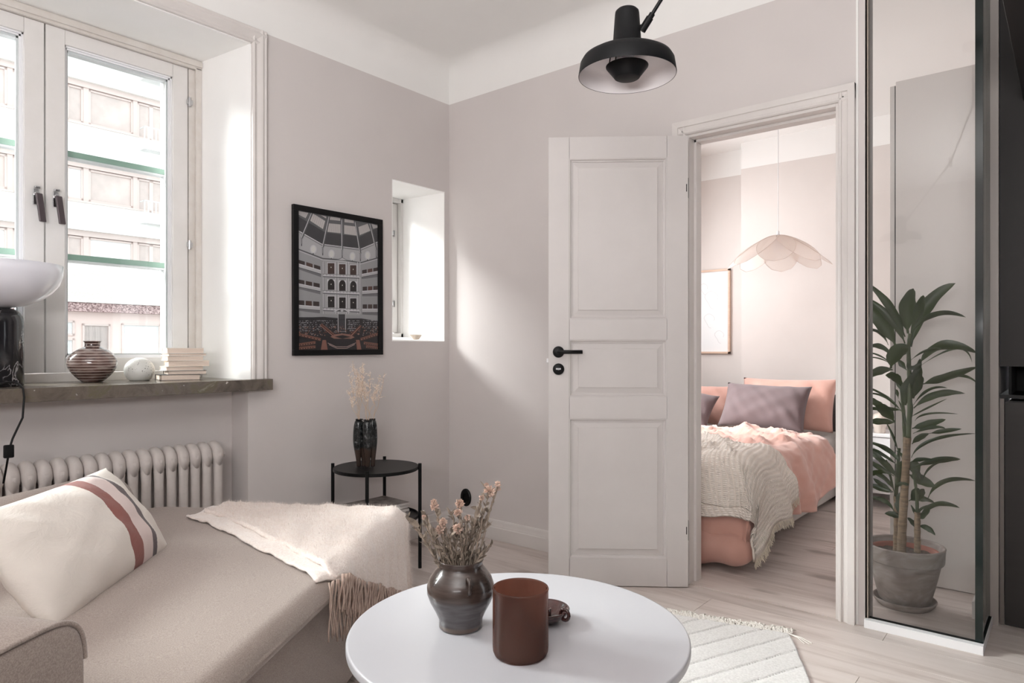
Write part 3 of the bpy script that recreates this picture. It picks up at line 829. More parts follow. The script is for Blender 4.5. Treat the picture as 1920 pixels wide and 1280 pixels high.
ink([(120, 350), (255, 436), (490, 465), (605, 420), (604, 520), (490, 550), (260, 520), (120, 460)], G(168))
inkline([(120, 349), (255, 432), (490, 461), (605, 418)], 4, G(205)); inkline([(120, 357), (255, 440), (490, 469), (605, 426)], 3, G(90))
for a, b, w in (((200, 243), (142, 400), 13), ((300, 262), (260, 455), 12), ((376, 280), (375, 470), 11), ((458, 295), (488, 490), 13), ((552, 305), (592, 470), 12)):
    inkline([a, b], w, G(88)); inkline([(a[0] - 3, a[1]), (b[0] - 3, b[1])], 4, G(190)); inkline([(b[0], b[1] - 5), (b[0], b[1] + 32)], 9, G(130)); inkline([(b[0], b[1] + 32), (b[0], b[1] + 46)], 5, G(60))
for cx, cy in ((207, 464), (311, 492), (438, 506), (534, 500)):
    inkell(cx, cy, 19, 27, G(190)); inkell(cx, cy, 13, 20, (226, 226, 222)); inkell(cx - 1, cy + 28, 3, 4, G(40))
inkline([(120, 463), (260, 520), (375, 528), (490, 545), (604, 516)], 7, G(84)); inkline([(120, 472), (260, 529), (375, 538), (490, 553), (604, 524)], 3, G(200))
ink([(340, 528), (376, 512), (412, 532)], G(110)); ink([(352, 527), (376, 516), (402, 530)], G(185))
# three tiers of galleries left and right
def tier(side, y0, y1, x0, x1, hh, rail, brown):
    n = 3
    for k in range(n):
        ta, tb = k / n + 0.03, (k + 1) / n - 0.03
        xa, xb = x0 + (x1 - x0) * ta, x0 + (x1 - x0) * tb; ya, yb = y0 + (y1 - y0) * ta, y0 + (y1 - y0) * tb
        ink([(xa, ya), (xb, yb), (xb, yb + hh), (xa, ya + hh)], brown if k == 1 else (52, 46, 46))
        for m_ in range(3): inkline([(xa, ya + hh * (m_ + 1) / 4), (xb, yb + hh * (m_ + 1) / 4)], 1.2, (110, 92, 88))
    ink([(x0, y0 + hh), (x1, y1 + hh), (x1, y1 + hh + rail), (x0, y0 + hh + rail)], G(178))
    inkline([(x0, y0 + hh + rail), (x1, y1 + hh + rail)], 3, G(40)); inkline([(x0, y0 + hh + 3), (x1, y1 + hh + 3)], 2, G(215))
    ink([(x0, y0 + hh + rail + 2), (x1, y1 + hh + rail + 2), (x1, y1 + hh + rail + 18), (x0, y0 + hh + rail + 12)], G(112))
tier('l', 528, 570, 120, 250, 22, 24, (84, 62, 56)); tier('l', 648, 676, 118, 246, 24, 22, (70, 58, 54)); tier('l', 776, 786, 118, 243, 28, 24, (76, 56, 48))
tier('r', 592, 574, 495, 604, 22, 20, (92, 66, 58)); tier('r', 694, 688, 498, 602, 24, 22, (96, 64, 56)); tier('r', 802, 802, 498, 600, 26, 24, (74, 62, 58))
ink([(262, 535), (484, 548), (484, 870), (262, 860)], G(160))
for x in (262, 335, 350, 400, 412, 470, 484): inkline([(x, 540), (x, 860)], 3, G(196))
for x in (267, 341, 406, 478): inkline([(x, 540), (x, 860)], 2, G(118))
for y0_, hh, arch in ((548, 66, 0), (652, 60, 1), (752, 68, 0)):
    for i, x in enumerate((288, 355, 422)):
        yy0 = y0_ + i * 6
        c_ = (78, 62, 58) if arch == 0 and y0_ < 600 else (48, 43, 44)
        ink([(x - 3, yy0 - 4), (x + 43, yy0 - 3), (x + 43, yy0 + hh), (x - 3, yy0 + hh)], G(205))
        if arch: ink([(x, yy0 + hh)] + [(x + 20 - 20 * math.cos(PI * k / 8), yy0 + 20 - 26 * math.sin(PI * k / 8)) for k in range(9)] + [(x + 40, yy0 + hh)], c_)
        else: ink([(x, yy0), (x + 40, yy0), (x + 40, yy0 + hh), (x, yy0 + hh)], c_)
        inkell(x + 20, yy0 + 26, 3, 4, (240, 236, 226), 8)
for y in (628, 730, 836):
    ink([(258, y - 14), (482, y - 6), (482, y + 8), (258, y - 2)], G(182)); inkline([(258, y - 14), (482, y - 6)], 2, G(80)); inkline([(260, y + 3), (480, y + 13)], 6, G(92)); inkline([(260, y - 2), (480, y + 7)], 3, G(215))
    for k in range(12): inkline([(262 + k * 20, y - 12 + k * .7), (262 + k * 20, y - 3 + k * .7)], 3, G(120))
ink([(320, 846), (345, 832), (372, 826), (400, 834), (424, 850)], G(190)); ink([(334, 845), (352, 836), (372, 831), (392, 838), (408, 848)], G(86)); inkell(372, 839, 9, 7, G(180))
# lower hall
ink([(118, 880), (260, 880), (345, 886), (400, 890), (490, 890), (600, 905), (600, 1090), (110, 1090)], (50, 48, 51))
inkline([(118, 886), (262, 880), (345, 888)], 5, G(60)); inkline([(398, 890), (492, 890), (600, 908)], 5, G(60))
r2 = random.Random(5)
for k in range(330):
    x = r2.choice([r2.uniform(120, 205), r2.uniform(215, 340), r2.uniform(402, 478), r2.uniform(500, 600)]); y = r2.choice([900, 912, 924, 936, 948, 960]) + r2.uniform(-2, 2)
    ink([(x, y), (x + r2.uniform(3, 9), y), (x + 4, y + 5), (x, y + 5)], G(int(r2.uniform(90, 165))))
ink([(345, 862), (395, 862), (395, 970), (345, 970)], G(168)); ink([(350, 862), (390, 862), (390, 968), (350, 968)], G(64)); inkline([(350, 895), (390, 895)], 2, G(30))
for k in range(260):
    x, y = r2.uniform(118, 598), r2.uniform(935, 990)
    c_ = r2.choice([(120, 84, 74), (72, 62, 62), (168, 120, 104), (40, 38, 40), (150, 140, 138)])
    ink([(x, y), (x + 6, y - 1), (x + 7, y + 4), (x + 1, y + 5)], c_)
org, orgl = (132, 92, 80), (184, 140, 126)
for a, b in (((245, 925), (325, 995)), ((485, 935), (420, 1000))):
    inkline([a, b], 18, (92, 62, 54)); inkline([(a[0] + 4, a[1] - 4), (b[0] + 4, b[1] - 4)], 7, org); inkline([(a[0] - 4, a[1] + 4), (b[0] - 4, b[1] + 4)], 3, orgl)
for a, b in (((118, 985), (245, 1018)), ((598, 985), (485, 1018)), ((118, 1050), (215, 1035)), ((598, 1052), (505, 1040)), ((118, 1072), (215, 1062)), ((598, 1072), (520, 1062))):
    inkline([a, b], 20, (88, 60, 52)); inkline([(a[0], a[1] - 5), (b[0], b[1] - 5)], 8, org); inkline([(a[0], a[1] + 3), (b[0], b[1] + 3)], 3, orgl)
    for k in range(7):
        t = k / 7; inkell(a[0] + (b[0] - a[0]) * t, a[1] + 2 + (b[1] - a[1]) * t, 3, 4, (44, 38, 40), 6)
ink([(255, 1020), (275, 1020), (285, 1080), (245, 1080)], (146, 104, 92)); ink([(455, 1020), (478, 1020), (490, 1080), (462, 1080)], (150, 106, 94))
ink([(300, 1000), (330, 985), (372, 980), (415, 986), (448, 1004), (415, 1018), (372, 1024), (330, 1016)], (156, 118, 106)); ink([(325, 1000), (372, 990), (425, 1002), (372, 1012)], (44, 42, 46))
ink([(325, 1012), (420, 1012), (412, 1045), (335, 1045)], (52, 50, 54))
for p in ([(285, 1038), (335, 1062), (400, 1062), (455, 1038)], [(292, 1048), (340, 1072), (398, 1072), (448, 1048)]): inkline(p, 4, (180, 160, 154))
me = bpy.data.meshes.new('print'); me.from_pydata(pv, [], pf)
ca = me.color_attributes.new('ink', 'FLOAT_COLOR', 'CORNER')
li = 0
for f_, c_ in zip(pf, pc):
    for _ in f_: ca.data[li].color = c_; li += 1
m, nt, b = newmat('printed_photo')
at_ = N(nt, 'ShaderNodeAttribute', attribute_name='ink'); nt.links.new(at_.outputs['Color'], b.inputs['Base Color']); b.inputs['Roughness'].default_value = 0.6
M['print'] = m
me.materials.append(m); po = bpy.data.objects.new('print', me); COL.objects.link(po); po.parent = pic
# outward facing (x+) not needed: flat ink is two sided
q = MB(); q.box((0.003, PX0 - 0.002, PZ0 - 0.002), (0.009, PX1 + 0.002, PZ1 + 0.002)); q.build('backing', M['void'], pic)
q = MB(); q.box((0.0152, PX0 - 0.001, PZ0 - 0.001), (0.0160, PX1 + 0.001, PZ1 + 0.001)); q.build('glazing', M['picture_glass'], pic)

# small bowl on the niche sill
def lathe_thing(name, prof, m, loc, n=40, parent=None, smooth=True, **kw):
    q = MB(); q.lathe(prof, n); return q.build(name, m, parent, smooth=smooth, loc=None if parent else loc, **kw)
o = lathe_thing('bowl', [(0.0001, 0), (0.018, 0), (0.02, 0.003), (0.034, 0.022), (0.038, 0.028), (0.035, 0.028), (0.030, 0.020), (0.0001, 0.008)], mat('beige_glaze', (196, 182, 168), 0.35), (-3.0, 2.735, 1.1335))
tag(o, 'small beige ceramic bowl on the sill of the narrow niche window', 'bowl')

# ------------------------------------------------------------------ things on the stone sill
def m_striped():
    m, nt, b = newmat('striped_glaze')
    tc = N(nt, 'ShaderNodeTexCoord'); sp = N(nt, 'ShaderNodeSeparateXYZ'); nt.links.new(tc.outputs['Object'], sp.inputs[0])
    n = N(nt, 'ShaderNodeTexNoise', Scale=14.0, Detail=3.0); nt.links.new(coords(nt, (1, 1, 3)), n.inputs['Vector'])
    ma = N(nt, 'ShaderNodeMath', operation='MULTIPLY_ADD'); ma.inputs[1].default_value = 0.0015; nt.links.new(n.outputs['Fac'], ma.inputs[0]); nt.links.new(sp.outputs['Z'], ma.inputs[2])
    mu = N(nt, 'ShaderNodeMath', operation='MULTIPLY'); mu.inputs[1].default_value = 88.0; nt.links.new(ma.outputs[0], mu.inputs[0])
    fr_ = N(nt, 'ShaderNodeMath', operation='FRACT'); nt.links.new(mu.outputs[0], fr_.inputs[0])
    line = ramp(nt, fr_.outputs[0], [(0.0, (1, 1, 1)), (0.14, (1, 1, 1)), (0.24, (0, 0, 0)), (1.0, (0, 0, 0))])
    base = ramp(nt, n.outputs['Fac'], [(0.35, lin((66, 46, 42))), (0.55, lin((112, 88, 82))), (0.72, lin((168, 154, 148)))])
    mx = N(nt, 'ShaderNodeMixRGB'); mx.inputs[2].default_value = lin((206, 190, 182))
    nt.links.new(line, mx.inputs[0]); nt.links.new(base, mx.inputs[1]); nt.links.new(mx.outputs[0], b.inputs['Base Color'])
    b.inputs['Roughness'].default_value = 0.15; b.inputs['Coat Weight'].default_value = 0.6
    return m
sv = tag(empty('striped_vase', (-3.14, 1.063, SILL)), 'round brown vase with thin white rings on the stone sill', 'vase')
q = MB(); q.lathe([(0.0001, 0), (0.036, 0), (0.040, 0.004), (0.062, 0.022), (0.085, 0.050), (0.094, 0.076), (0.088, 0.104), (0.068, 0.128), (0.042, 0.142), (0.031, 0.146), (0.028, 0.150), (0.0275, 0.166), (0.034, 0.168), (0.034, 0.172), (0.024, 0.172), (0.024, 0.148), (0.0001, 0.13)], 48)
q.build('body', m_striped(), sv, smooth=True, subsurf=1)
m, nt, b = newmat('speckled_ceramic')
v = N(nt, 'ShaderNodeTexVoronoi', Scale=120.0); nt.links.new(coords(nt), v.inputs['Vector'])
n = N(nt, 'ShaderNodeTexNoise', Scale=30.0); nt.links.new(coords(nt), n.inputs['Vector'])
ad = N(nt, 'ShaderNodeMath', operation='MULTIPLY_ADD'); ad.inputs[1].default_value = 0.9; nt.links.new(n.outputs['Fac'], ad.inputs[0]); nt.links.new(v.outputs['Distance'], ad.inputs[2])
nt.links.new(ramp(nt, ad.outputs[0], [(0.56, lin((52, 48, 46))), (0.62, lin((222, 222, 217)))]), b.inputs['Base Color']); b.inputs['Roughness'].default_value = 0.35
q = MB(); R_ = 0.060
q.lathe([(0.0001, 0), (0.034, 0)] + [(R_ * math.cos(a), 0.0445 + R_ * 0.93 * math.sin(a)) for a in [math.radians(-50 + 5 * i) for i in range(28)]] + [(0.0001, 0.1003)], 40)
o = q.build('ceramic_ball', m, smooth=True, loc=(-3.13, 1.243, SILL)); tag(o, 'white speckled ceramic ball with black dots between vase and books', 'ornament')

# books: pages towards the room
M['pages'] = mat('book_pages', (236, 220, 206), 0.85, (222, 204, 190), 200, 300, 0.5, 0.001, stretch=(1, 1, 14))
M['cover'] = mat('book_cover_white', (232, 228, 222), 0.6)
M['cover_dark'] = mat('book_cover_dark', (52, 48, 48), 0.6)
M['cover_cream'] = mat('book_cover_cream', (226, 214, 196), 0.6)
bk = [(0.024, 0.178, -0.02, 'cover_dark', 1.5, 'lowest book of the pile on the sill, dark lower cover'), (0.018, 0.176, 0.01, 'cover_dark', -1, 'second lowest book of the sill pile, dark broken line on its cover'),
      (0.0185, 0.172, -0.004, 'cover', 2, 'pale paperback just under the widest book of the sill pile'), (0.0250, 0.190, 0.018, 'cover_cream', -3, 'widest book in the middle of the sill pile, jutting out at the right'),
      (0.0215, 0.168, 0.0, 'cover', 1, 'thick pale paperback on top of the widest book of the sill pile'), (0.011, 0.176, 0.006, 'cover', 3, 'thin book second from the top of the sill pile'),
      (0.0245, 0.170, 0.002, 'cover', -1, 'topmost book of the sill pile with a curled cover')]
zb = SILL
for th, w_, dx_, cv, rz, lab in bk:
    w_ *= 0.90
    g = tag(empty('book', (-3.10, 1.415, zb), math.radians(76 + rz), ), lab, 'book', 'books stacked on the stone sill')
    x0_ = -w_ / 2 + dx_; d0, d1 = -0.065, 0.065
    q = MB(); q.box((x0_ + 0.003, d0 + 0.003, 0.0014), (x0_ + w_ - 0.003, d1 - 0.002, th - 0.0014)); q.build('pages', M['pages'], g)
    q = MB(); q.box((x0_, d0, 0.0001), (x0_ + w_, d1, 0.0014)); q.box((x0_, d0 + (0.004 if th > 0.02 else 0), th - 0.0014), (x0_ + w_, d1, th - 0.0001)); q.box((x0_, d1 - 0.0016, 0.0001), (x0_ + w_, d1, th - 0.0001)); q.build('cover', M[cv], g)
    zb += th
# lamp on the sill
def m_marble():
    m, nt, b = newmat('black_marble')
    co = coords(nt)
    n = N(nt, 'ShaderNodeTexNoise', Scale=5.0, Detail=6.0, Distortion=1.2); nt.links.new(co, n.inputs['Vector'])
    vo = N(nt, 'ShaderNodeTexVoronoi', Scale=9.0, feature='DISTANCE_TO_EDGE')
    ad = N(nt, 'ShaderNodeMixRGB'); ad.inputs[0].default_value = 0.35; nt.links.new(co, ad.inputs[1]); nt.links.new(n.outputs['Color'], ad.inputs[2])
    nt.links.new(ad.outputs[0], vo.inputs['Vector'])
    vein = ramp(nt, vo.outputs['Distance'], [(0.0, (1, 1, 1)), (0.03, (0, 0, 0))])
    mu = N(nt, 'ShaderNodeMath', operation='MULTIPLY'); nt.links.new(vein, mu.inputs[0])
    g2 = ramp(nt, n.outputs['Fac'], [(0.44, (0, 0, 0)), (0.56, (1, 1, 1))]); nt.links.new(g2, mu.inputs[1])
    mx = N(nt, 'ShaderNodeMixRGB'); mx.inputs[1].default_value = lin((34, 33, 36)); mx.inputs[2].default_value = lin((196, 192, 194))
    nt.links.new(mu.outputs[0], mx.inputs[0]); nt.links.new(mx.outputs[0], b.inputs['Base Color'])
    b.inputs['Roughness'].default_value = 0.12
    return m
c_ = P(-12, 708, x=-3.06)
lp = tag(empty('table_lamp', (c_.x, c_.y, SILL)), 'table lamp with black marble base and white opal bowl on the sill', 'lamp')
q = MB(); q.lathe([(0.0001, 0), (0.088, 0), (0.092, 0.004), (0.092, 0.235), (0.089, 0.255), (0.080, 0.272), (0.066, 0.284), (0.045, 0.290), (0.0001, 0.292)], 48); q.build('base', m_marble(), lp, smooth=True)
M['opal'] = mat('opal_glass', (226, 226, 234), 0.15, coat=0.4)
q = MB(); q.lathe([(0.0001, 0.288), (0.05, 0.289), (0.10, 0.300), (0.145, 0.320), (0.180, 0.348), (0.203, 0.380), (0.213, 0.412), (0.2155, 0.452), (0.209, 0.452), (0.206, 0.414), (0.19, 0.372), (0.14, 0.33), (0.06, 0.30), (0.0001, 0.298)], 64); q.build('shade', M['opal'], lp, smooth=True)
q = MB(); q.tube([(0.07, -0.02, 0.006), (0.15, 0.0, 0.02), (0.205, 0.018, 0.022), (0.232, 0.03, 0.0), (0.245, 0.03, -0.03), (0.247, 0.025, -0.10), (0.247, -0.004, -0.17), (0.247, -0.012, -0.20), (0.247, -0.03, -0.32)], 0.0035, 8); q.build('cable', M['black'], lp, smooth=True)
q = MB(); q.box((0.240, -0.03, -0.235), (0.254, 0.0, -0.19)); q.build('switch', M['black'], lp, bevel=0.004)

# ------------------------------------------------------------------ round side table with magazines and vase
stp = (-2.648, 2.152)
st = tag(empty('side_table', (*stp, 0), math.radians(45)), 'black round two-tier metal side table under the framed picture', 'side table')
q = MB(); q.lathe([(0.0001, 0.484), (0.205, 0.484), (0.207, 0.486), (0.207, 0.498), (0.205, 0.500), (0.0001, 0.500)], 64); q.build('tabletop', M['black'], st, bevel=0)
q = MB(); q.lathe([(0.0001, 0.246), (0.205, 0.246), (0.207, 0.248), (0.207, 0.262), (0.204, 0.262), (0.203, 0.252), (0.0001, 0.252)], 64); q.build('shelf', M['black'], st)
lz = math.radians(0)
for k in range(4):
    # legs at compass points of the image axes
    a = YAW - math.radians(45) + k * PI / 2
    c0, s0 = 0.2145 * math.cos(a), 0.2145 * math.sin(a)
    q = MB(); q.tube([(c0, s0, 0.0), (c0, s0, 0.515)], 0.0085, 12); q.tube([(c0 * 0.93, s0 * 0.93, 0.490), (c0, s0, 0.490)], 0.005, 6); q.tube([(c0 * 0.93, s0 * 0.93, 0.254), (c0, s0, 0.254)], 0.005, 6); q.build('leg', M['black'], st, smooth=False, bevel=0)
M['paper'] = mat('magazine_paper', (214, 208, 204), 0.7, stretch=(1, 1, 30), bscale=80, bstr=0.5, bdist=0.001)
M['mag_dark'] = mat('newsprint_cover', (92, 84, 80), 0.5, (168, 160, 154), 22)
mags = [(0.022, 0.29, 0.215, 6, 'paper', 'lowest magazine on the shelf of the black side table'), (0.014, 0.285, 0.21, -3, 'mag_dark', 'second magazine from the bottom under the side table'), (0.016, 0.28, 0.205, 2, 'paper', 'thick pale magazine third from the bottom under the side table'), (0.0124, 0.285, 0.21, 0, 'mag_dark', 'topmost magazine under the side table with a grey photographic cover')]
zb = 0.2525
for th, w_, d_, rz, cv, lab in mags:
    g = tag(empty('magazine', (stp[0] - 0.012, stp[1] - 0.012, zb), YAW + math.radians(47 + rz)), lab, 'magazine', 'magazines under the black side table')
    q = MB(); q.box((-w_ / 2, -d_ / 2, 0.0002), (w_ / 2, d_ / 2, th - 0.001)); q.build('pages', M['paper'], g, bevel=0.0015)
    q = MB(); q.grid(lambda u, v: ((u - 0.5) * (w_ + 0.002), (v - 0.5) * (d_ + 0.002), th - 0.0006 + 0.010 * max(0, u - 0.8) * (1 if cv == 'mag_dark' and th < 0.0125 and zb > 0.29 else 0)), 8, 4); q.build('cover', M[cv], g)
    zb += th

# organic glazed vase of fused legs with dried grass
def m_glaze():
    m, nt, b = newmat('mottled_black_glaze')
    co = coords(nt, (1, 1, 1))
    n = N(nt, 'ShaderNodeTexNoise', Scale=45.0, Detail=5.0, Roughness=0.7); nt.links.new(co, n.inputs['Vector'])
    c1 = ramp(nt, n.outputs['Fac'], [(0.42, lin((16, 17, 18))), (0.58, lin((46, 49, 50))), (0.68, lin((120, 122, 122)))])
    tc = N(nt, 'ShaderNodeTexCoord'); sp = N(nt, 'ShaderNodeSeparateXYZ'); nt.links.new(tc.outputs['Object'], sp.inputs[0])
    n2 = N(nt, 'ShaderNodeTexNoise', Scale=30.0); nt.links.new(co, n2.inputs['Vector'])
    ma = N(nt, 'ShaderNodeMath', operation='MULTIPLY_ADD'); ma.inputs[1].default_value = 0.06; nt.links.new(n2.outputs['Fac'], ma.inputs[0]); nt.links.new(sp.outputs['Z'], ma.inputs[2])
    f_ = ramp(nt, ma.outputs[0], [(0.115, (0, 0, 0)), (0.135, (1, 1, 1))])
    mx = N(nt, 'ShaderNodeMixRGB'); mx.inputs[1].default_value = lin((62, 50, 44)); nt.links.new(f_, mx.inputs[0]); nt.links.new(c1, mx.inputs[2])
    nt.links.new(mx.outputs[0], b.inputs['Base Color']); b.inputs['Roughness'].default_value = 0.16
    bump(nt, b, n.outputs['Fac'], 0.5, 0.003)
    return m
M['glaze'] = m_glaze()
vp_ = P(685, 876, z=0.5)
gv = tag(empty('footed_vase', (vp_.x - 0.005, vp_.y + 0.004, 0.5), YAW), 'mottled black glazed vase on several legs on the side table', 'vase')
def leg_col(q, x, y, h, r, foot, lean):
    pts, rr = [], []
    for i in range(15):
        t = i / 14
        z = h * t
        w_ = foot + (r - foot) * smoothstep(0.05, 0.62, t)
        if t > 0.85: w_ *= 1 - 0.22 * ((t - 0.85) / 0.15)
        if t < 0.06: w_ *= 1.12
        pts.append((x + lean * math.sin(t * PI) * 0.6 + (1 - smoothstep(0, 0.55, t)) * x * 0.05, y, z)); rr.append(w_)
    q.tube(pts, rr, 16, cap=True)
    # rim and dark mouth
    return pts[-1], rr[-1]
q = MB()
mouths = []
mouths.append(leg_col(q, -0.030, 0.002, 0.232, 0.0255, 0.0105, -0.010))
mouths.append(leg_col(q, 0.012, -0.012, 0.230, 0.027, 0.0115, 0.004))
mouths.append(leg_col(q, 0.034, 0.004, 0.233, 0.021, 0.0100, 0.006))
leg_col(q, -0.010, 0.014, 0.200, 0.024, 0.010, 0.0)
q.build('body', M['glaze'], gv, smooth=True, subsurf=1)
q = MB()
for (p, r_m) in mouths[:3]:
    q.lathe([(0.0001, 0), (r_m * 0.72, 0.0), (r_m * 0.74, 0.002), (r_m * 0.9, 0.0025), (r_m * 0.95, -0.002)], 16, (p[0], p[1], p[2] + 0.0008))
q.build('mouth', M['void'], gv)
# dried grass: thin stems with tiny seed husks, cream
M['dry_stem'] = mat('dry_straw', (206, 182, 158), 0.8)
M['dry_seed'] = mat('dry_seed_husk', (240, 222, 206), 0.8, (250, 238, 226), 30)
dg = tag(empty('dried_grass', (0, 0, 0)), 'pale dried grass sprays in the footed black vase', 'dried grass')
dg.location = gv.location; dg.rotation_euler.z = YAW
q = MB(); qs = MB(); rg = random.Random(11)
def husk(qm, p, s, d):
    d = Vector(d).normalized(); a = d.orthogonal().normalized() * s * 0.45; b_ = d.cross(a).normalized() * s * 0.45
    c0 = Vector(p)
    qm.add([c0 - d * s * 0.2, c0 + a + d * s * 0.3, c0 + b_ + d * s * 0.3, c0 - a + d * s * 0.3, c0 - b_ + d * s * 0.3, c0 + d * s], [(0, 2, 1), (0, 3, 2), (0, 4, 3), (0, 1, 4), (1, 2, 5), (2, 3, 5), (3, 4, 5), (4, 1, 5)])
stems = [((-0.032, 0, .22), (-0.075, -0.02, .46), 1.0), ((-0.030, 0, .22), (-0.045, 0.02, .47), 1.0), ((-0.028, 0, .22), (-0.015, 0.0, .50), 1.0), ((0.010, -0.01, .22), (-0.01, -0.02, .48), 1.0), ((0.014, -0.01, .22), (0.02, 0.02, .45), .7), ((0.018, -0.01, .22), (0.055, -0.01, .40), .7), ((0.034, 0, .22), (0.09, 0.02, .46), .35), ((0.036, 0, .22), (0.075, -0.03, .44), .35), ((-0.034, 0, .22), (-0.085, 0.03, .36), .8), ((0.03, 0, .22), (-0.02, 0.02, .42), .8), ((-0.03, 0, .22), (-0.06, -0.01, .52), .4), ((0.012, -0.01, .22), (-0.04, 0.0, .44), 1.0)]
for a, b_, dens in stems:
    a, b_ = Vector(a), Vector(b_)
    pts = [a.lerp(b_, t) + Vector((0.012 * math.sin(t * PI) * rg.uniform(-1, 1), 0, 0)) for t in [i / 6 for i in range(7)]]
    q.tube(pts, [0.0011] * 5 + [0.0008] * 2, 5, cap=False)
    for k in range(int(22 * dens + 4)):
        t = rg.uniform(0.42, 1.0); p0 = a.lerp(b_, t)
        ln = rg.uniform(0.012, 0.045) * (1.25 - t * 0.6)
        d = Vector((rg.uniform(-1, 1), rg.uniform(-1, 1), rg.uniform(0.1, 1.3))).normalized()
        p1 = p0 + d * ln
        q.tube([p0, p0.lerp(p1, 0.5) + Vector((0, 0, 0.003)), p1], 0.0004, 3, cap=False)
        for j in range(7):
            t2 = 0.25 + 0.75 * j / 6
            husk(qs, p0.lerp(p1, t2) + Vector((rg.uniform(-1, 1), rg.uniform(-1, 1), rg.uniform(-1, 1))) * 0.004, rg.uniform(0.003, 0.0055), (rg.uniform(-1, 1), rg.uniform(-1, 1), rg.uniform(-.3, 1)))
q.build('stems', M['dry_stem'], dg); qs.build('seed_husks', M['dry_seed'], dg, kind='stuff')

# ------------------------------------------------------------------ sofa (daybed end towards the corner)
TH = math.radians(32.7)
nX, lY = Vector((math.cos(TH), math.sin(TH), 0)), Vector((-math.sin(TH), math.cos(TH), 0))
SO = nX * -1.25 + lY * 1.5
def sl(x, y, z): return (x + 1.25, y - 1.5, z)       # surveyed sofa axes -> local
M['sofa'] = m_weave('sofa_weave', (147, 134, 127), (172, 159, 151), 420, strength=0.5, dist=0.001)
sofa = tag(empty('sofa', (SO.x, SO.y, 0), TH), 'beige woven daybed sofa with thick seat cushion in front of the window', 'sofa')
def round_slab(q, x0, x1, y0, y1, z0, z1, r, rc_fn=None, n=8, plan_r=0.09, crown=0.0, nc=8):
    # rounded box with plan-view corner radius, edge radius r
    def outline(ins):
        pts = []
        pr = max(plan_r - ins, 0.005)
        for cx, cy, a0 in ((x1 - ins - pr, y1 - ins - pr, 0), (x0 + ins + pr, y1 - ins - pr, PI / 2), (x0 + ins + pr, y0 + ins + pr, PI), (x1 - ins - pr, y0 + ins + pr, 1.5 * PI)):
            for k in range(nc + 1):
                a = a0 + PI / 2 * k / nc; pts.append((cx + pr * math.cos(a), cy + pr * math.sin(a)))
        # subdivide straight runs
        out = []
        for i, p in enumerate(pts):
            p2 = pts[(i + 1) % len(pts)]; d = math.dist(p, p2); m_ = max(1, int(d / 0.06))
            for k in range(m_): out.append((p[0] + (p2[0] - p[0]) * k / m_, p[1] + (p2[1] - p[1]) * k / m_))
        return out
    base = outline(0)
    cx, cy = (x0 + x1) / 2, (y0 + y1) / 2
    rings = []
    levels = [(r * (1 - math.cos(a)), z0 + r * 0.6 * (1 - math.sin(a))) for a in [PI / 2 * (1 - k / n) for k in range(n + 1)]][0:0]
    lv = [(r * 0.45, z0), (r * 0.12, z0 + r * 0.25), (0, z0 + r * 0.6)] + [(r * (1 - math.cos(a)), z1 - r + r * math.sin(a)) for a in [PI / 2 * k / n for k in range(n + 1)]]
    for ins, z in lv:
        ring = []
        for (px_, py_) in base:
            dx, dy = px_ - cx, py_ - cy
            sx = (abs((x1 - x0) / 2) - ins) / ((x1 - x0) / 2); sy = ((y1 - y0) / 2 - ins) / ((y1 - y0) / 2)
            ring.append((cx + dx * sx, cy + dy * sy, z))
        rings.append(ring)
    m_ = len(base)
    for f_ in (0.92, 0.78, 0.6, 0.4, 0.2):
        ring = []
        for (px_, py_, _) in rings[len(lv) - 1]:
            ring.append((cx + (px_ - cx) * f_, cy + (py_ - cy) * f_, z1 + crown * (1 - f_ ** 2)))
        rings.append(ring)
    vs_ = [sl(*p) for r__ in rings for p in r__]
    fs_ = [(i * m_ + k, i * m_ + (k + 1) % m_, (i + 1) * m_ + (k + 1) % m_, (i + 1) * m_ + k) for i in range(len(rings) - 1) for k in range(m_)]
    vs_.append(sl(cx, cy, z1 + crown)); c_i = len(vs_) - 1
    t = (len(rings) - 1) * m_
    fs_ += [(t + k, t + (k + 1) % m_, c_i) for k in range(m_)]
    fs_.append(tuple(range(m_)))
    q.add(vs_, fs_)
q = MB(); round_slab(q, -1.80, -0.715, 1.078, 2.56, 0.372, 0.452, 0.050, plan_r=0.10, crown=0.012); q.build('seat_cushion', M['sofa'], sofa, smooth=True)
q = MB(); round_slab(q, -1.79, -0.765, 0.80, 2.50, 0.035, 0.370, 0.012, plan_r=0.04); q.build('base', M['sofa'], sofa, smooth=True)
for a, b in ((-1.72, 0.88), (-0.83, 0.88), (-1.72, 2.42), (-0.83, 2.42)):
    q = MB(); q.lathe([(0.0001, 0), (0.02, 0), (0.024, 0.036), (0.0001, 0.036)], 12, sl(a, b, 0)); q.build('leg', M['black'], sofa)
# backrest: long rounded bolster tapering to its end
q = MB()
def back(u, v):
    yy = 0.80 + 1.57 * u
    end = smoothstep(1.0, 0.90, u) if False else (1 - max(0, (u - 0.90) / 0.10) ** 2.2)
    h = 0.40 + (0.655 - 0.025 * u - 0.40) * math.sqrt(max(0.0, end))
    a = v * PI
    xx = -1.735 + 0.10 * math.cos(a) * math.sqrt(max(0.02, end))
    z = 0.36 + (h - 0.36) * (abs(math.sin(a)) ** 0.45)
    return sl(xx - 0.03 * (z - 0.4), yy, z)
q.grid(back, 40, 20); q.build('backrest', M['sofa'], sofa, smooth=True)
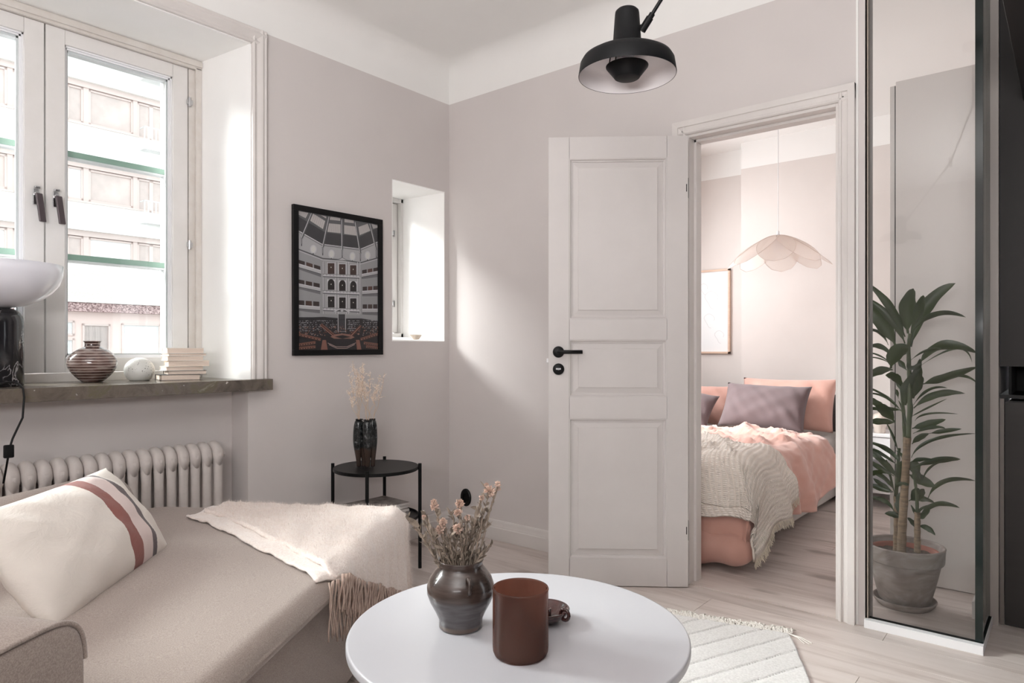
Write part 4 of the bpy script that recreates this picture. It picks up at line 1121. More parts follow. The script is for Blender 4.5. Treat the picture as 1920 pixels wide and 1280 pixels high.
# armrest near the camera with piped seam
ARX0, ARX1 = -1.84, -0.868
q = MB()
arp = []
for k in range(25):
    t = k / 24
    # section in y/z: rounded top
    a = PI * t
    cs_, sn2 = math.cos(a), math.sin(a)
    arp.append((0.915 + 0.160 * math.copysign(abs(cs_) ** 0.42, cs_), 0.49 + 0.148 * (sn2 ** 0.42)))
sec = [(1.074, 0.06)] + arp + [(0.756, 0.06)]
NX = 30
vs_, fs_ = [], []
m_ = len(sec)
for i in range(NX + 1):
    u = i / NX
    xx = ARX0 + (ARX1 - ARX0) * u
    drop = 0.0
    if u > 0.90: drop = 0.008 * ((u - 0.90) / 0.10) ** 2
    if u > 0.985: drop += 0.0
    for (yy, z) in sec:
        vs_.append(sl(xx, yy, z - (drop if z > 0.3 else 0)))
for i in range(NX):
    for k in range(m_ - 1): fs_.append((i * m_ + k, i * m_ + k + 1, (i + 1) * m_ + k + 1, (i + 1) * m_ + k))
fs_ += [tuple(range(m_)), tuple(range(NX * m_, NX * m_ + m_))[::-1]]
q.add(vs_, fs_); q.build('armrest', M['sofa'], sofa, smooth=True, bevel=0.012, seg=3)
q = MB(); q.tube([sl(ARX1 - 0.004, yy, z - 0.008 + 0.002) for yy, z in arp[1:-1]], 0.0045, 6, cap=False); q.build('piping', M['sofa'], sofa, smooth=True)

# ------------------------------------------------------------------ draping tool: soft sheet over a rounded edge block
def drape(p, q_, xe, ye, ztop, r=0.045, out=0.06, maxd=9.0):
    a, b = p - xe, q_ - ye
    ao, bo = max(a, 0.0), max(b, 0.0)
    o = math.hypot(ao, bo)
    if o < 1e-6: return p, q_, ztop
    ux_, uy_ = ao / o, bo / o
    arc = r * PI / 2
    if o < arc:
        th = o / r; hz_, dr = r * math.sin(th), r * (1 - math.cos(th))
    else:
        s_ = o - arc; hz_, dr = r + out * s_, r + s_ * math.sqrt(max(0.0, 1 - out * out))
    return (xe if a > 0 else p) + ux_ * hz_, (ye if b > 0 else q_) + uy_ * hz_, ztop - dr

def vnoise(x, y, s=0):   # cheap smooth noise
    return (math.sin(x * 1.7 + s) * math.cos(y * 2.1 + s * 1.3) + 0.5 * math.sin(x * 3.9 + y * 2.7 + s * 2.1) + 0.25 * math.sin(x * 8.3 - y * 6.1 + s)) / 1.75

# throw blanket
M['throw'] = m_weave('mohair_wool', (226, 212, 204), (240, 229, 222), 160, strength=0.6, dist=0.003, sheen=0.6)
M['fringe'] = mat('wool_fringe', (172, 150, 138), 0.9, (196, 174, 162), 60)
th_ = tag(empty('throw_blanket', (SO.x, SO.y, 0), TH), 'cream pink mohair throw with brown fringe draped over the end of the sofa', 'blanket')
QA, QB, QC, QD = (-1.44, 2.40), (-0.72, 1.80), (-0.36, 2.62), (-1.44, 2.86)
def quad(u, v, A, B, C_, D): return (A[0] * (1 - u) * (1 - v) + B[0] * u * (1 - v) + C_[0] * u * v + D[0] * (1 - u) * v, A[1] * (1 - u) * (1 - v) + B[1] * u * (1 - v) + C_[1] * u * v + D[1] * (1 - u) * v)
def crown_z(x, y): 
    fx = abs(x + 1.2575) / 0.54; fy = abs(y - 1.80) / 0.76
    return 0.012 * max(0, 1 - max(fx, fy) ** 2)
def throw_pt(u, v, lift, quadp):
    p, w = quad(u, v, *quadp)
    p += 0.012 * vnoise(v * 5, u * 2, 2) * (1 - v) * (1 - u)
    w += 0.020 * vnoise(u * 6, v * 3, 5) * (1 - v) * (1 - 0.6 * u)
    x, y, z = drape(p, w, -0.768, 2.505, 0.455 + lift + crown_z(p, w), 0.052, 0.05)
    z += 0.006 * vnoise(u * 9, v * 9, 1) + 0.004 * vnoise(u * 21, v * 17, 3)
    if p > -0.72:
        k = 0.012 * vnoise(w * 16, z * 3, 2.0); x += k + 0.004
    return x, y, z
q = MB(); q.grid(lambda u, v: sl(*throw_pt(u, v, 0.015, (QA, QB, QC, QD))), 70, 50)
q.build('upper_layer', M['throw'], th_, smooth=True, solid=0.014, off=-0.2, subsurf=0)
QA2, QB2, QC2, QD2 = (-1.47, 2.335), (-0.74, 1.745), (-0.40, 2.55), (-1.50, 2.80)
q = MB(); q.grid(lambda u, v: sl(*throw_pt(u, v, 0.006, (QA2, QB2, QC2, QD2))), 60, 40)
q.build('lower_layer', M['throw'], th_, smooth=True, solid=0.006, off=0)
q = MB(); rf = random.Random(4)
NF = 78
for k in range(NF):
    v = 0.0 + 0.98 * (k + rf.uniform(-.3, .3)) / NF
    v = max(0.002, v)
    x, y, z = throw_pt(1.0, v, 0.022, (QA, QB, QC, QD))
    L = rf.uniform(0.095, 0.125)
    if z > 0.44: x += 0.012
    pts = []
    sw, ph = rf.uniform(-0.003, 0.003), rf.uniform(0, 6)
    for i in range(9):
        t = i / 8
        xx = max(x, -0.705) + 0.006 + 0.004 * math.sin(t * 5 + ph)
        pts.append(sl(xx + 0.006 * (1 - t), y + sw * t + 0.0022 * math.sin(t * 5 + ph * 2), z + 0.004 - L * t - (0.0 if t else 0)))
    q.tube(pts, 0.0031, 6, cap=True)
q.build('fringe', M['fringe'], th_, smooth=True, kind='stuff', label='brown twisted wool fringe')
# second, longer row beneath
q = MB()
for k in range(70):
    v = 0.98 * (k + rf.uniform(-.3, .3)) / 70; v = max(0.002, v)
    x, y, z = throw_pt(1.0, v, 0.006, (QA2, QB2, QC2, QD2))
    L = rf.uniform(0.14, 0.17)
    ph = rf.uniform(0, 6)
    pts = [sl(max(x, -0.708) + 0.004 + 0.003 * math.sin(t * 6 + ph), y + 0.004 * math.sin(t * 4 + ph), z - L * t) for t in [i / 7 for i in range(8)]]
    q.tube(pts, 0.0024, 5)
q.build('fringe', M['fringe'], th_, smooth=True, kind='stuff', label='lower row of wool fringe')
# raised woollen pile
q = MB(); rp = random.Random(9)
for k in range(26000):
    u, v = rp.random(), rp.random()
    x, y, z = throw_pt(u, v, 0.017, (QA, QB, QC, QD))
    side = z < 0.42
    d = Vector((rp.uniform(-1, 1), rp.uniform(-1, 1), rp.uniform(0.2, 1)))
    if side: d = Vector((rp.uniform(0.3, 1), rp.uniform(-1, 1), rp.uniform(-1, 0.3)))
    d = d.normalized() * rp.uniform(0.008, 0.019); s = Vector((d.y, -d.x, 0)).normalized() * 0.00045
    p = Vector(sl(x, y, z + (0.0 if side else 0.003))) + (Vector((0.008, 0, 0)) if side else Vector((0, 0, 0)))
    q.add([p + s, p - s, p + d], [(0, 1, 2)])
q.build('wool_pile', M['throw'], th_, fix=False, kind='stuff')

# ------------------------------------------------------------------ striped cushion leaning on the backrest
def pillow(q, W_, H_, T, n=28, pinch=0.07, seed=0, wr=0.004):
    def f(u, v, sgn):
        a, b = 2 * u - 1, 2 * v - 1
        ea = 1 - pinch * (1 - b * b) * 1.0; eb = 1 - pinch * 1.4 * (1 - a * a)
        x = a * W_ / 2 * (ea + 0.0); y = b * H_ / 2 * eb
        k = max(0.0, (1 - abs(a) ** 2.6)) ** 0.55 * max(0.0, (1 - abs(b) ** 2.4)) ** 0.6
        z = sgn * T / 2 * k + wr * vnoise(a * 5, b * 4, seed + sgn) * k + wr * 1.2 * k * math.sin(a * 14 + b * 6 * sgn + seed) * smoothstep(0.5, 1, abs(a) + abs(b) * 0.5)
        return (x, y, z)
    q.grid(lambda u, v: f(u, v, 1), n, n); q.grid(lambda u, v: f(u, v, -1), n, n)
def weld(o, d=0.0008):
    bm = bmesh.new(); bm.from_mesh(o.data); bmesh.ops.remove_doubles(bm, verts=bm.verts, dist=d); bmesh.ops.recalc_face_normals(bm, faces=bm.faces); bm.to_mesh(o.data); bm.free(); return o
def m_stripe():
    m, nt, b = newmat('striped_linen')
    tc = N(nt, 'ShaderNodeTexCoord'); sp = N(nt, 'ShaderNodeSeparateXYZ'); nt.links.new(tc.outputs['Object'], sp.inputs[0])
    mr = N(nt, 'ShaderNodeMapRange'); mr.inputs['From Min'].default_value = -0.31; mr.inputs['From Max'].default_value = 0.31
    nt.links.new(sp.outputs['X'], mr.inputs[0])
    L_ = lambda s: 1 - s / 0.62
    base, pink, brown, char = lin((228, 220, 212)), lin((222, 204, 200)), lin((142, 84, 76)), lin((92, 80, 82))
    nt.links.new(ramp(nt, mr.outputs[0], [(0.0, base), (L_(0.262), brown), (L_(0.205), pink), (L_(0.135), char), (L_(0.108), base)], 'CONSTANT'), b.inputs['Base Color'])
    b.inputs['Roughness'].default_value = 0.97; b.inputs['Sheen Weight'].default_value = 0.2
    n = N(nt, 'ShaderNodeTexNoise', Scale=11.0, Detail=7.0, Roughness=0.62, Distortion=0.7); nt.links.new(coords(nt, (1, 1.6, 1)), n.inputs['Vector']); bump(nt, b, n.outputs['Fac'], 0.35, 0.015)
    return m
def place(o, origin, ax, ay, up_hint=None):
    ax = Vector(ax).normalized(); ay = Vector(ay); ay = (ay - ax * ay.dot(ax)).normalized(); az = ax.cross(ay)
    R = Matrix((ax, ay, az)).transposed().to_4x4(); R.translation = Vector(origin); o.matrix_world = R; return o
q = MB(); pillow(q, 0.66, 0.33, 0.155, 34, 0.03, 3, 0.006)
BRc = Vector((-2.215, 0.965, 0.447)); axx = Vector((-0.707, 0.707, 0)); ayy = Vector((-0.707 * 0.60, -0.707 * 0.60, 0.80)).normalized()
cen = BRc - axx.normalized() * 0.32 + ayy * 0.155
cu = q.build('striped_cushion', m_stripe(), smooth=True); weld(cu); place(cu, cen, axx, ayy)
tag(cu, 'off-white linen cushion with brown and charcoal stripes leaning on the sofa back', 'cushion')
# ------------------------------------------------------------------ coffee table
CT = (-0.961, 1.182)
ct = tag(empty('coffee_table', (*CT, 0), YAW), 'round white coffee table in the foreground holding vase and brown glass', 'coffee table')
M['tabletop'] = mat('white_laminate', (190, 190, 195), 0.3)
q = MB(); q.lathe([(0.0001, 0.433), (0.368, 0.433), (0.3745, 0.436), (0.3755, 0.440), (0.3755, 0.451), (0.3735, 0.4545), (0.370, 0.455), (0.0001, 0.455)], 128)
o = q.build('tabletop', M['tabletop'], ct, smooth=True); 
wn = o.modifiers.new('wn', 'WEIGHTED_NORMAL'); wn.keep_sharp = False
for k in range(3):
    a = math.radians(90 + 120 * k)
    q = MB(); q.tube([(0.15 * math.cos(a), 0.15 * math.sin(a), 0.433), (0.27 * math.cos(a), 0.27 * math.sin(a), 0.0095)], [0.017, 0.011], 16); q.build('leg', M['white'], ct, smooth=True)

# brown pot with dried flowers
def m_pot():
    m, nt, b = newmat('brown_stoneware_glaze')
    tc = N(nt, 'ShaderNodeTexCoord'); sp = N(nt, 'ShaderNodeSeparateXYZ'); nt.links.new(tc.outputs['Object'], sp.inputs[0])
    n = N(nt, 'ShaderNodeTexNoise', Scale=16.0, Detail=4.0); nt.links.new(coords(nt, (1, 1, 6)), n.inputs['Vector'])
    up = ramp(nt, n.outputs['Fac'], [(0.3, lin((48, 38, 34))), (0.7, lin((78, 66, 61)))])
    lo = ramp(nt, n.outputs['Fac'], [(0.3, lin((64, 59, 59))), (0.7, lin((92, 87, 89)))])
    ma = N(nt, 'ShaderNodeMath', operation='MULTIPLY_ADD'); ma.inputs[1].default_value = 0.006; nt.links.new(n.outputs['Fac'], ma.inputs[0]); nt.links.new(sp.outputs['Z'], ma.inputs[2])
    f_ = ramp(nt, ma.outputs[0], [(0.0775, (0, 0, 0)), (0.0785, (1, 1, 1))])
    f2 = ramp(nt, ma.outputs[0], [(0.012, (1, 1, 1)), (0.016, (0, 0, 0))])
    mx = N(nt, 'ShaderNodeMixRGB'); nt.links.new(f_, mx.inputs[0]); nt.links.new(lo, mx.inputs[1]); nt.links.new(up, mx.inputs[2])
    m2 = N(nt, 'ShaderNodeMixRGB'); nt.links.new(f2, m2.inputs[0]); nt.links.new(mx.outputs[0], m2.inputs[1]); m2.inputs[2].default_value = lin((98, 84, 76))
    nt.links.new(m2.outputs[0], b.inputs['Base Color'])
    b.inputs['Roughness'].default_value = 0.22; b.inputs['Coat Weight'].default_value = 0.3
    bump(nt, b, n.outputs['Fac'], 0.2, 0.002)
    return m
pv_ = P(864, 1174, z=0.455)
pt = tag(empty('stoneware_pot', (pv_.x, pv_.y, 0.455), YAW), 'glossy brown stoneware pot with a small ear handle on the coffee table', 'vase')
q = MB(); q.lathe([(0.0001, 0), (0.044, 0), (0.0485, 0.003), (0.0485, 0.015), (0.0495, 0.022), (0.058, 0.040), (0.069, 0.060), (0.0755, 0.078), (0.0755, 0.094), (0.069, 0.112), (0.057, 0.128), (0.0495, 0.137), (0.0485, 0.145), (0.0515, 0.151), (0.0505, 0.153), (0.0475, 0.151), (0.045, 0.140), (0.052, 0.127), (0.065, 0.105), (0.065, 0.06), (0.0001, 0.02)], 64)
q.build('body', m_pot(), pt, smooth=True)
q = MB(); a = math.radians(-72)
hp = [(0.060, 0.126), (0.072, 0.131), (0.081, 0.124), (0.083, 0.110), (0.079, 0.099), (0.070, 0.096)]
q.tube([(r * math.cos(a), r * math.sin(a), z) for r, z in hp], [0.005, 0.0045, 0.004, 0.004, 0.0045, 0.005], 10); q.build('ear_handle', bpy.data.materials['brown_stoneware_glaze'], pt, smooth=True, subsurf=1)

# dried flowers
df = tag(empty('dried_flowers', (pv_.x, pv_.y, 0.455), YAW), 'dried bouquet of small pinkish globe flowers in the brown pot', 'dried flowers')
M['dstem'] = mat('dried_stem', (128, 112, 100), 0.85, (166, 150, 136), 60)
M['dleaf'] = mat('dried_leaf', (98, 87, 77), 0.85, (168, 154, 140), 40)
M['dflower'] = mat('dried_blossom', (196, 168, 154), 0.9, (226, 204, 190), 120)
def bq(px, py, dy=0.0):     # survey of the bouquet: offsets in the plane of the pot, metres (x right, z up)
    return ((px - 864) * 0.001186, dy, (1174 - py) * 0.001186)
flowers = [(919, 915, .012), (935, 914, .006), (912, 908, .006), (862, 941, .010), (860, 955, .009), (812, 950, .009), (811, 942, .007), (830, 976, .009), (826, 990, .011), (860, 985, .011), (879, 962, .007), (795, 965, .005), (934, 905, .007), (905, 925, .006)]
rl = random.Random(21)
qs, ql, qf = MB(), MB(), MB()
def dleaf(qm, p, d, L, w):
    d = Vector(d).normalized(); s = d.cross(Vector((rl.uniform(-1, 1), rl.uniform(-1, 1), rl.uniform(-1, 1)))).normalized(); nn = d.cross(s)
    pts = []
    curl = rl.uniform(-0.5, 0.5) * L; tw = rl.uniform(-1.2, 1.2)
    for i in range(6):
        t = i / 5; c = Vector(p) + d * L * t + nn * curl * t * t
        s2 = s * math.cos(tw * t) + nn * math.sin(tw * t)
        ww = w * math.sin(PI * min(1, t * 0.92 + 0.08)) ** 0.8
        pts += [c - s2 * ww + nn * ww * 0.4, c, c + s2 * ww + nn * ww * 0.4]
    qm.add(pts, [(3 * i + k, 3 * i + k + 1, 3 * i + k + 4, 3 * i + k + 3) for i in range(5) for k in range(2)])
def blossom(p, r):
    for k in range(46):
        d = Vector((rl.gauss(0, 1), rl.gauss(0, 1), rl.gauss(0, 1))).normalized()
        s = d.orthogonal().normalized() * r * 0.26; t_ = d.cross(s).normalized() * r * 0.26
        c = Vector(p)
        qf.add([c + d * r * 0.3, c + d * r * 0.7 + s, c + d * r * rl.uniform(0.95, 1.15), c + d * r * 0.7 - s, c + d * r * 0.7 + t_, c + d * r * 0.7 - t_], [(0, 1, 2), (0, 2, 3), (0, 4, 2), (0, 2, 5)])
heads = [(fx, fy, r, rl.uniform(-0.03, 0.03)) for fx, fy, r in flowers]
heads += [(762, 968, 0, 0.0), (800, 978, 0, -0.02), (790, 962, 0, 0.02), (845, 960, 0, 0.02), (895, 950, 0, 0), (905, 960, 0, 0.02), (921, 1012, 0, -0.02), (908, 1025, 0, -0.01), (780, 985, 0, 0), (880, 985, 0, -0.03), (842, 995, 0, -0.03), (815, 1000, 0, -0.02), (895, 985, 0, 0.02), (850, 1010, 0, 0.0), (875, 1000, 0, 0.03), (872, 975, 0, 0)]
for fx, fy, r, dy in heads:
    tip = Vector(bq(fx, fy, dy))
    bx = (fx - 864) * 0.35 + rl.uniform(-12, 12)
    base_ = Vector((bx * 0.001, rl.uniform(-0.02, 0.02), 0.11))
    n = 9
    mid = (base_ + tip) / 2 + Vector((-(tip.x - base_.x) * 0.15, 0, 0))
    pts = [base_ * (1 - t) ** 2 + mid * 2 * t * (1 - t) + tip * t * t + Vector((rl.uniform(-1, 1), rl.uniform(-1, 1), 0)) * 0.0018 for t in [i / n for i in range(n + 1)]]
    qs.tube(pts, 0.0013, 5)
    qs.tube([p + Vector((0.004 * math.sin(i), 0.003, 0)) for i, p in enumerate(pts[:-2])], 0.0009, 4)
    if r: blossom(tip, r * 1.15)
    for k in range(15 if r else 19):
        t = rl.uniform(0.25, 0.99); p = base_ * (1 - t) ** 2 + mid * 2 * t * (1 - t) + tip * t * t
        dl = (pts[-1] - pts[-3]).normalized() + Vector((rl.uniform(-1, 1), rl.uniform(-1, 1), rl.uniform(-.4, .8))) * 0.9
        dleaf(ql, p, dl, rl.uniform(0.010, 0.022), rl.uniform(0.0020, 0.0050))
dleaf(ql, bq(785, 985), (-0.9, 0, 0.7), 0.035, 0.007); dleaf(ql, bq(780, 978), (-1, 0, 0.5), 0.03, 0.006); dleaf(ql, bq(793, 985), (-0.2, 0, 1), 0.03, 0.006)
qs.build('stems', M['dstem'], df); ql.build('leaves', M['dleaf'], df, kind='stuff', solid=0); qf.build('blossoms', M['dflower'], df, kind='stuff')

# brown glass vessel
def m_amber():
    m, nt, b = newmat('smoky_brown_glass')
    n = N(nt, 'ShaderNodeTexNoise', Scale=9.0, Detail=2.0); nt.links.new(coords(nt, (1, 1, .7)), n.inputs['Vector'])
    nt.links.new(ramp(nt, n.outputs['Fac'], [(0.3, lin((118, 86, 76))), (0.7, lin((150, 116, 104)))]), b.inputs['Base Color'])
    b.inputs['Roughness'].default_value = 0.07
    b.inputs['Coat Weight'].default_value = 0.6
    out = nt.nodes['Material Output']
    tr = N(nt, 'ShaderNodeBsdfTransparent'); tr.inputs[0].default_value = lin((190, 148, 132))
    tl = N(nt, 'ShaderNodeBsdfTranslucent'); nt.links.new(b.inputs['Base Color'].links[0].from_socket, tl.inputs[0])
    m1 = N(nt, 'ShaderNodeMixShader'); m1.inputs[0].default_value = 0.6; nt.links.new(b.outputs[0], m1.inputs[1]); nt.links.new(tl.outputs[0], m1.inputs[2])
    m2 = N(nt, 'ShaderNodeMixShader'); m2.inputs[0].default_value = 0.45; nt.links.new(m1.outputs[0], m2.inputs[1]); nt.links.new(tr.outputs[0], m2.inputs[2])
    nt.links.new(m2.outputs[0], out.inputs[0])
    return m
gl_ = P(976, 1226, z=0.455)
q = MB(); q.lathe([(0.0001, 0.0), (0.046, 0.0), (0.0535, 0.003), (0.0565, 0.010), (0.0572, 0.02), (0.0570, 0.132), (0.0578, 0.1345), (0.0568, 0.1372), (0.0545, 0.1372), (0.0535, 0.1345), (0.0535, 0.018), (0.048, 0.012), (0.0001, 0.011)], 72)
o = q.build('glass_vase', m_amber(), smooth=True, loc=(gl_.x, gl_.y, 0.455)); tag(o, 'smoky brown cylindrical glass vase at the front of the coffee table', 'vase')

# oxblood candle dish
ds = P(1022, 1164, z=0.455)
cd = tag(empty('candle_dish', (ds.x, ds.y, 0.455), YAW), 'dark red glazed dish with ring handle half hidden behind the brown glass', 'dish')
M['oxblood'] = mat('oxblood_glaze', (44, 24, 23), 0.1, (70, 42, 40), 30, 30, 0.15, 0.002, coat=0.7)
q = MB(); q.lathe([(0.0001, 0), (0.026, 0), (0.030, 0.003), (0.050, 0.018), (0.0565, 0.030), (0.0545, 0.032), (0.051, 0.029), (0.035, 0.012), (0.0001, 0.007)], 56); q.build('bowl', M['oxblood'], cd, smooth=True)
q = MB(); a0 = math.radians(-35)
pts = []
for k in range(15):
    t = 2 * PI * k / 14; r = 0.052 + 0.011 * math.cos(t); pts.append((r * math.cos(a0), r * math.sin(a0), 0.026 + 0.012 * math.sin(t)))
q.tube(pts, 0.0042, 10, cap=False); q.build('ring_handle', M['oxblood'], cd, smooth=True)
q = MB(); q.lathe([(0.0001, 0.006), (0.014, 0.007), (0.0145, 0.030), (0.012, 0.031), (0.0115, 0.014), (0.0001, 0.012)], 24); q.build('candle_cup', M['oxblood'], cd, smooth=True)

# ------------------------------------------------------------------ ceiling lamp on a jointed arm
LX, LY, LZ = -0.786, 1.361, 1.701
cl = tag(empty('ceiling_lamp', (LX, LY, LZ), YAW), 'matte black lamp head with white inside on a jointed ceiling arm', 'lamp')
q = MB()
q.lathe([(0.110, 0.000), (0.1105, 0.002), (0.106, 0.030), (0.100, 0.040), (0.088, 0.047), (0.060, 0.056), (0.036, 0.060), (0.033, 0.061), (0.0275, 0.140), (0.0265, 0.146), (0.022, 0.1505), (0.0001, 0.152)], 96)
q.build('shade', M['lamp_black'], cl, smooth=True, bevel=0)
q = MB(); q.lathe([(0.109, 0.0005), (0.1045, 0.029), (0.0985, 0.038), (0.087, 0.0445), (0.060, 0.0535), (0.030, 0.057), (0.030, 0.075), (0.0001, 0.075)], 96); q.build('shade_lining', M['lamp_white'], cl, smooth=True)
q = MB(); q.lathe([(0.0001, -0.006), (0.026, -0.006), (0.0285, -0.0045), (0.0305, -0.0015), (0.0475, 0.020), (0.0480, 0.022), (0.046, 0.022), (0.028, -0.001), (0.0001, -0.003)], 64)
q.build('inner_reflector', M['lamp_black'], cl, smooth=True)
q = MB()
for k in range(3):
    a = math.radians(65 + 60 * k); q.tube([(0.042 * math.cos(a), 0.042 * math.sin(a), 0.021), (0.036 * math.cos(a), 0.036 * math.sin(a), 0.058)], 0.0014, 6)
q.build('reflector_rod', M['lamp_black'], cl)
q = MB(); q.lathe([(0.0001, 0.040), (0.014, 0.042), (0.020, 0.052), (0.016, 0.064), (0.010, 0.072), (0.0001, 0.074)], 24); q.build('bulb', M['opal'], cl, smooth=True)
# arm (world points turned into the lamp's frame)
def lw(p):
    d = Vector(p) - Vector((LX, LY, LZ)); return (d.x * CS + d.y * SN, -d.x * SN + d.y * CS, d.z)
A0 = Vector((LX, LY, LZ)) + Vector((CS, SN, 0)) * 0.037 + Vector((0, 0, 0.108))
dirA = (Vector((-0.53, 1.42, 2.11)) - A0).normalized()
q = MB()
q.tube([lw(A0 - dirA * 0.006), lw(A0 + dirA * 0.026)], 0.0085, 14); q.tube([lw(A0 + dirA * 0.026), lw(A0 + dirA * 0.036)], 0.0065, 12)
q.tube([lw(A0 + dirA * 0.034), lw((-0.53, 1.42, 2.11))], 0.0042, 10); q.tube([lw(A0 + dirA * 0.008 + Vector((0, 0, 0))), lw(Vector((LX, LY, LZ)) + Vector((CS, SN, 0)) * 0.026 + Vector((0, 0, 0.110)))], 0.005, 10)
q.build('lower_arm', M['lamp_black'], cl, smooth=False)
q = MB(); q.tube([lw((-0.53, 1.42, 2.085)), lw((-0.53, 1.42, 2.135))], 0.009, 12); q.tube([lw((-0.53, 1.42, 2.11)), lw((-0.43, 1.37, 2.42))], 0.0045, 10); q.tube([lw((-0.43, 1.37, 2.40)), lw((-0.43, 1.37, 2.44))], 0.008, 12)
q.build('upper_arm', M['lamp_black'], cl)
q = MB(); q.tube([lw((-0.43, 1.37, 2.42)), lw((-0.43, 1.37, ZC))], 0.006, 10); q.tube([lw((-0.43, 1.37, ZC - 0.03)), lw((-0.43, 1.37, ZC))], 0.05, 32); q.build('ceiling_rod', M['lamp_black'], cl)

# ------------------------------------------------------------------ rug
def m_rug():
    m, nt, b = newmat('handwoven_rug')
    co = coords(nt)
    n = N(nt, 'ShaderNodeTexNoise', Scale=140.0, Detail=3.0); nt.links.new(co, n.inputs['Vector'])
    nt.links.new(ramp(nt, n.outputs['Fac'], [(0.3, lin((222, 219, 217))), (0.7, lin((242, 240, 238)))]), b.inputs['Base Color'])
    w = N(nt, 'ShaderNodeTexWave', Scale=75.0, Distortion=1.0); w.bands_direction = 'Y'; nt.links.new(coords(nt, rot=(0, 0, math.radians(23))), w.inputs['Vector'])
    ad = N(nt, 'ShaderNodeMath', operation='ADD'); nt.links.new(n.outputs['Fac'], ad.inputs[0]); nt.links.new(w.outputs['Fac'], ad.inputs[1])
    b.inputs['Roughness'].default_value = 0.95
    bump(nt, b, ad.outputs[0], 0.5, 0.002)
    return m
R0 = Vector((-0.829, 2.642)); e1 = Vector((-0.966, -0.26)); e2 = Vector((0.46, -0.888))    # far right corner, along fringe end, along the side
rug = tag(empty('rug', (0, 0, 0)), 'off-white woven rug with raised diagonal ribs and a fringed end', 'rug')
sn_ = Vector((0.922, -0.387))      # normal of the ribs
def rug_h(x, y):
    s = (x * sn_.x + y * sn_.y); t = ((s + 1.863) / 0.0925) % 1.0
    hgt = 0.004 + 0.004 * smoothstep(0.02, 0.25, t) * (1 - 0.3 * t)
    if t < 0.035: hgt = 0.0015
    return hgt
q = MB()
LU, LV = 1.35, 2.1
def rg_(u, v):
    wob = 0.006 * vnoise(v * 14, 1, 3) if u < 0.02 else 0
    p = R0 + e1 * (LU * u + wob) + e2 * (LV * v + 0.006 * vnoise(u * 9, 2, 1) * (1 - v))
    return (p.x, p.y, 0.0015 + (rug_h(p.x, p.y) if 0 < u < 1 and 0 < v < 1 else 0))
q.grid(rg_, 300, 420); q.build('woven_field', m_rug(), rug, smooth=True)
q = MB(); rr_ = random.Random(8)
for k in range(150):
    u = k / 150; b0 = R0 + e1 * (LU * u)
    for j in range(5):
        L = rr_.uniform(0.02, 0.06); a = rr_.uniform(-0.9, 0.9)
        d = (-e2 * math.cos(a) + e1 * math.sin(a)).normalized()
        pts = [(b0.x + rr_.uniform(-.003, .003), b0.y, 0.004)]
        for i in range(1, 5):
            t = i / 4; c = b0 + d * L * t + Vector((-d.y, d.x)) * 0.008 * math.sin(t * 3 + j) * rr_.uniform(-1, 1)
            pts.append((c.x, c.y, 0.005 + 0.014 * math.sin(t * PI) * rr_.random()))
        q.tube(pts, 0.0023, 5)
for d0 in ((0.09, -0.03), (0.085, -0.045), (0.07, -0.05)):
    q.tube([(R0.x, R0.y, 0.004), (R0.x + d0[0] * .5, R0.y + d0[1] * .5 + .006, 0.006), (R0.x + d0[0], R0.y + d0[1], 0.003)], 0.0018, 5)
q.build('fringe', mat('rug_fringe', (240, 236, 230), 0.95), rug, kind='stuff')

# ------------------------------------------------------------------ potted plant behind the glass
PC = Vector((-0.553, 3.262))
po_ = tag(empty('plant_pot', (PC.x, PC.y, 0.0)), 'weathered grey clay pot on a saucer behind the glass partition', 'plant pot')
def m_clay():
    m, nt, b = newmat('limewashed_clay')
    n = N(nt, 'ShaderNodeTexNoise', Scale=7.0, Detail=6.0, Roughness=0.65, Distortion=0.5); nt.links.new(coords(nt, (1, 1, 2)), n.inputs['Vector'])
    nt.links.new(ramp(nt, n.outputs['Fac'], [(0.3, lin((116, 104, 99))), (0.5, lin((142, 131, 126))), (0.72, lin((172, 163, 158)))]), b.inputs['Base Color'])
    b.inputs['Roughness'].default_value = 0.85; bump(nt, b, n.outputs['Fac'], 0.2, 0.003)
    return m
M['clay'] = m_clay()
q = MB(); q.lathe([(0.0001, 0.022), (0.090, 0.022), (0.096, 0.026), (0.110, 0.080), (0.124, 0.140), (0.1335, 0.185), (0.1335, 0.190), (0.1435, 0.192), (0.1455, 0.196), (0.1485, 0.250), (0.1500, 0.254), (0.147, 0.257), (0.139, 0.256), (0.136, 0.250), (0.128, 0.19), (0.0001, 0.16)], 72); q.build('body', M['clay'], po_, smooth=True)
q = MB(); q.lathe([(0.0001, 0.0), (0.096, 0.0), (0.102, 0.004), (0.114, 0.018), (0.120, 0.030), (0.118, 0.033), (0.113, 0.031), (0.102, 0.016), (0.0001, 0.010)], 72); q.build('saucer', M['clay'], po_, smooth=True)
q = MB(); q.lathe([(0.122, 0.18), (0.130, 0.232), (0.128, 0.234), (0.122, 0.228), (0.118, 0.212)], 64); q.build('inner_pot', mat('terracotta', (150, 92, 76), 0.7), po_, smooth=True)
q = MB(); rs = random.Random(2)
q.grid(lambda u, v: ((lambda r, a: (r * math.cos(a), r * math.sin(a), 0.214 + 0.006 * vnoise(40 * r * math.cos(a), 40 * r * math.sin(a))))(0.121 * v, 2 * PI * u)), 40, 12)
q.build('soil', mat('potting_soil', (52, 40, 34), 0.95, (84, 68, 58), 60, 90, 0.8, 0.006), po_, smooth=True)

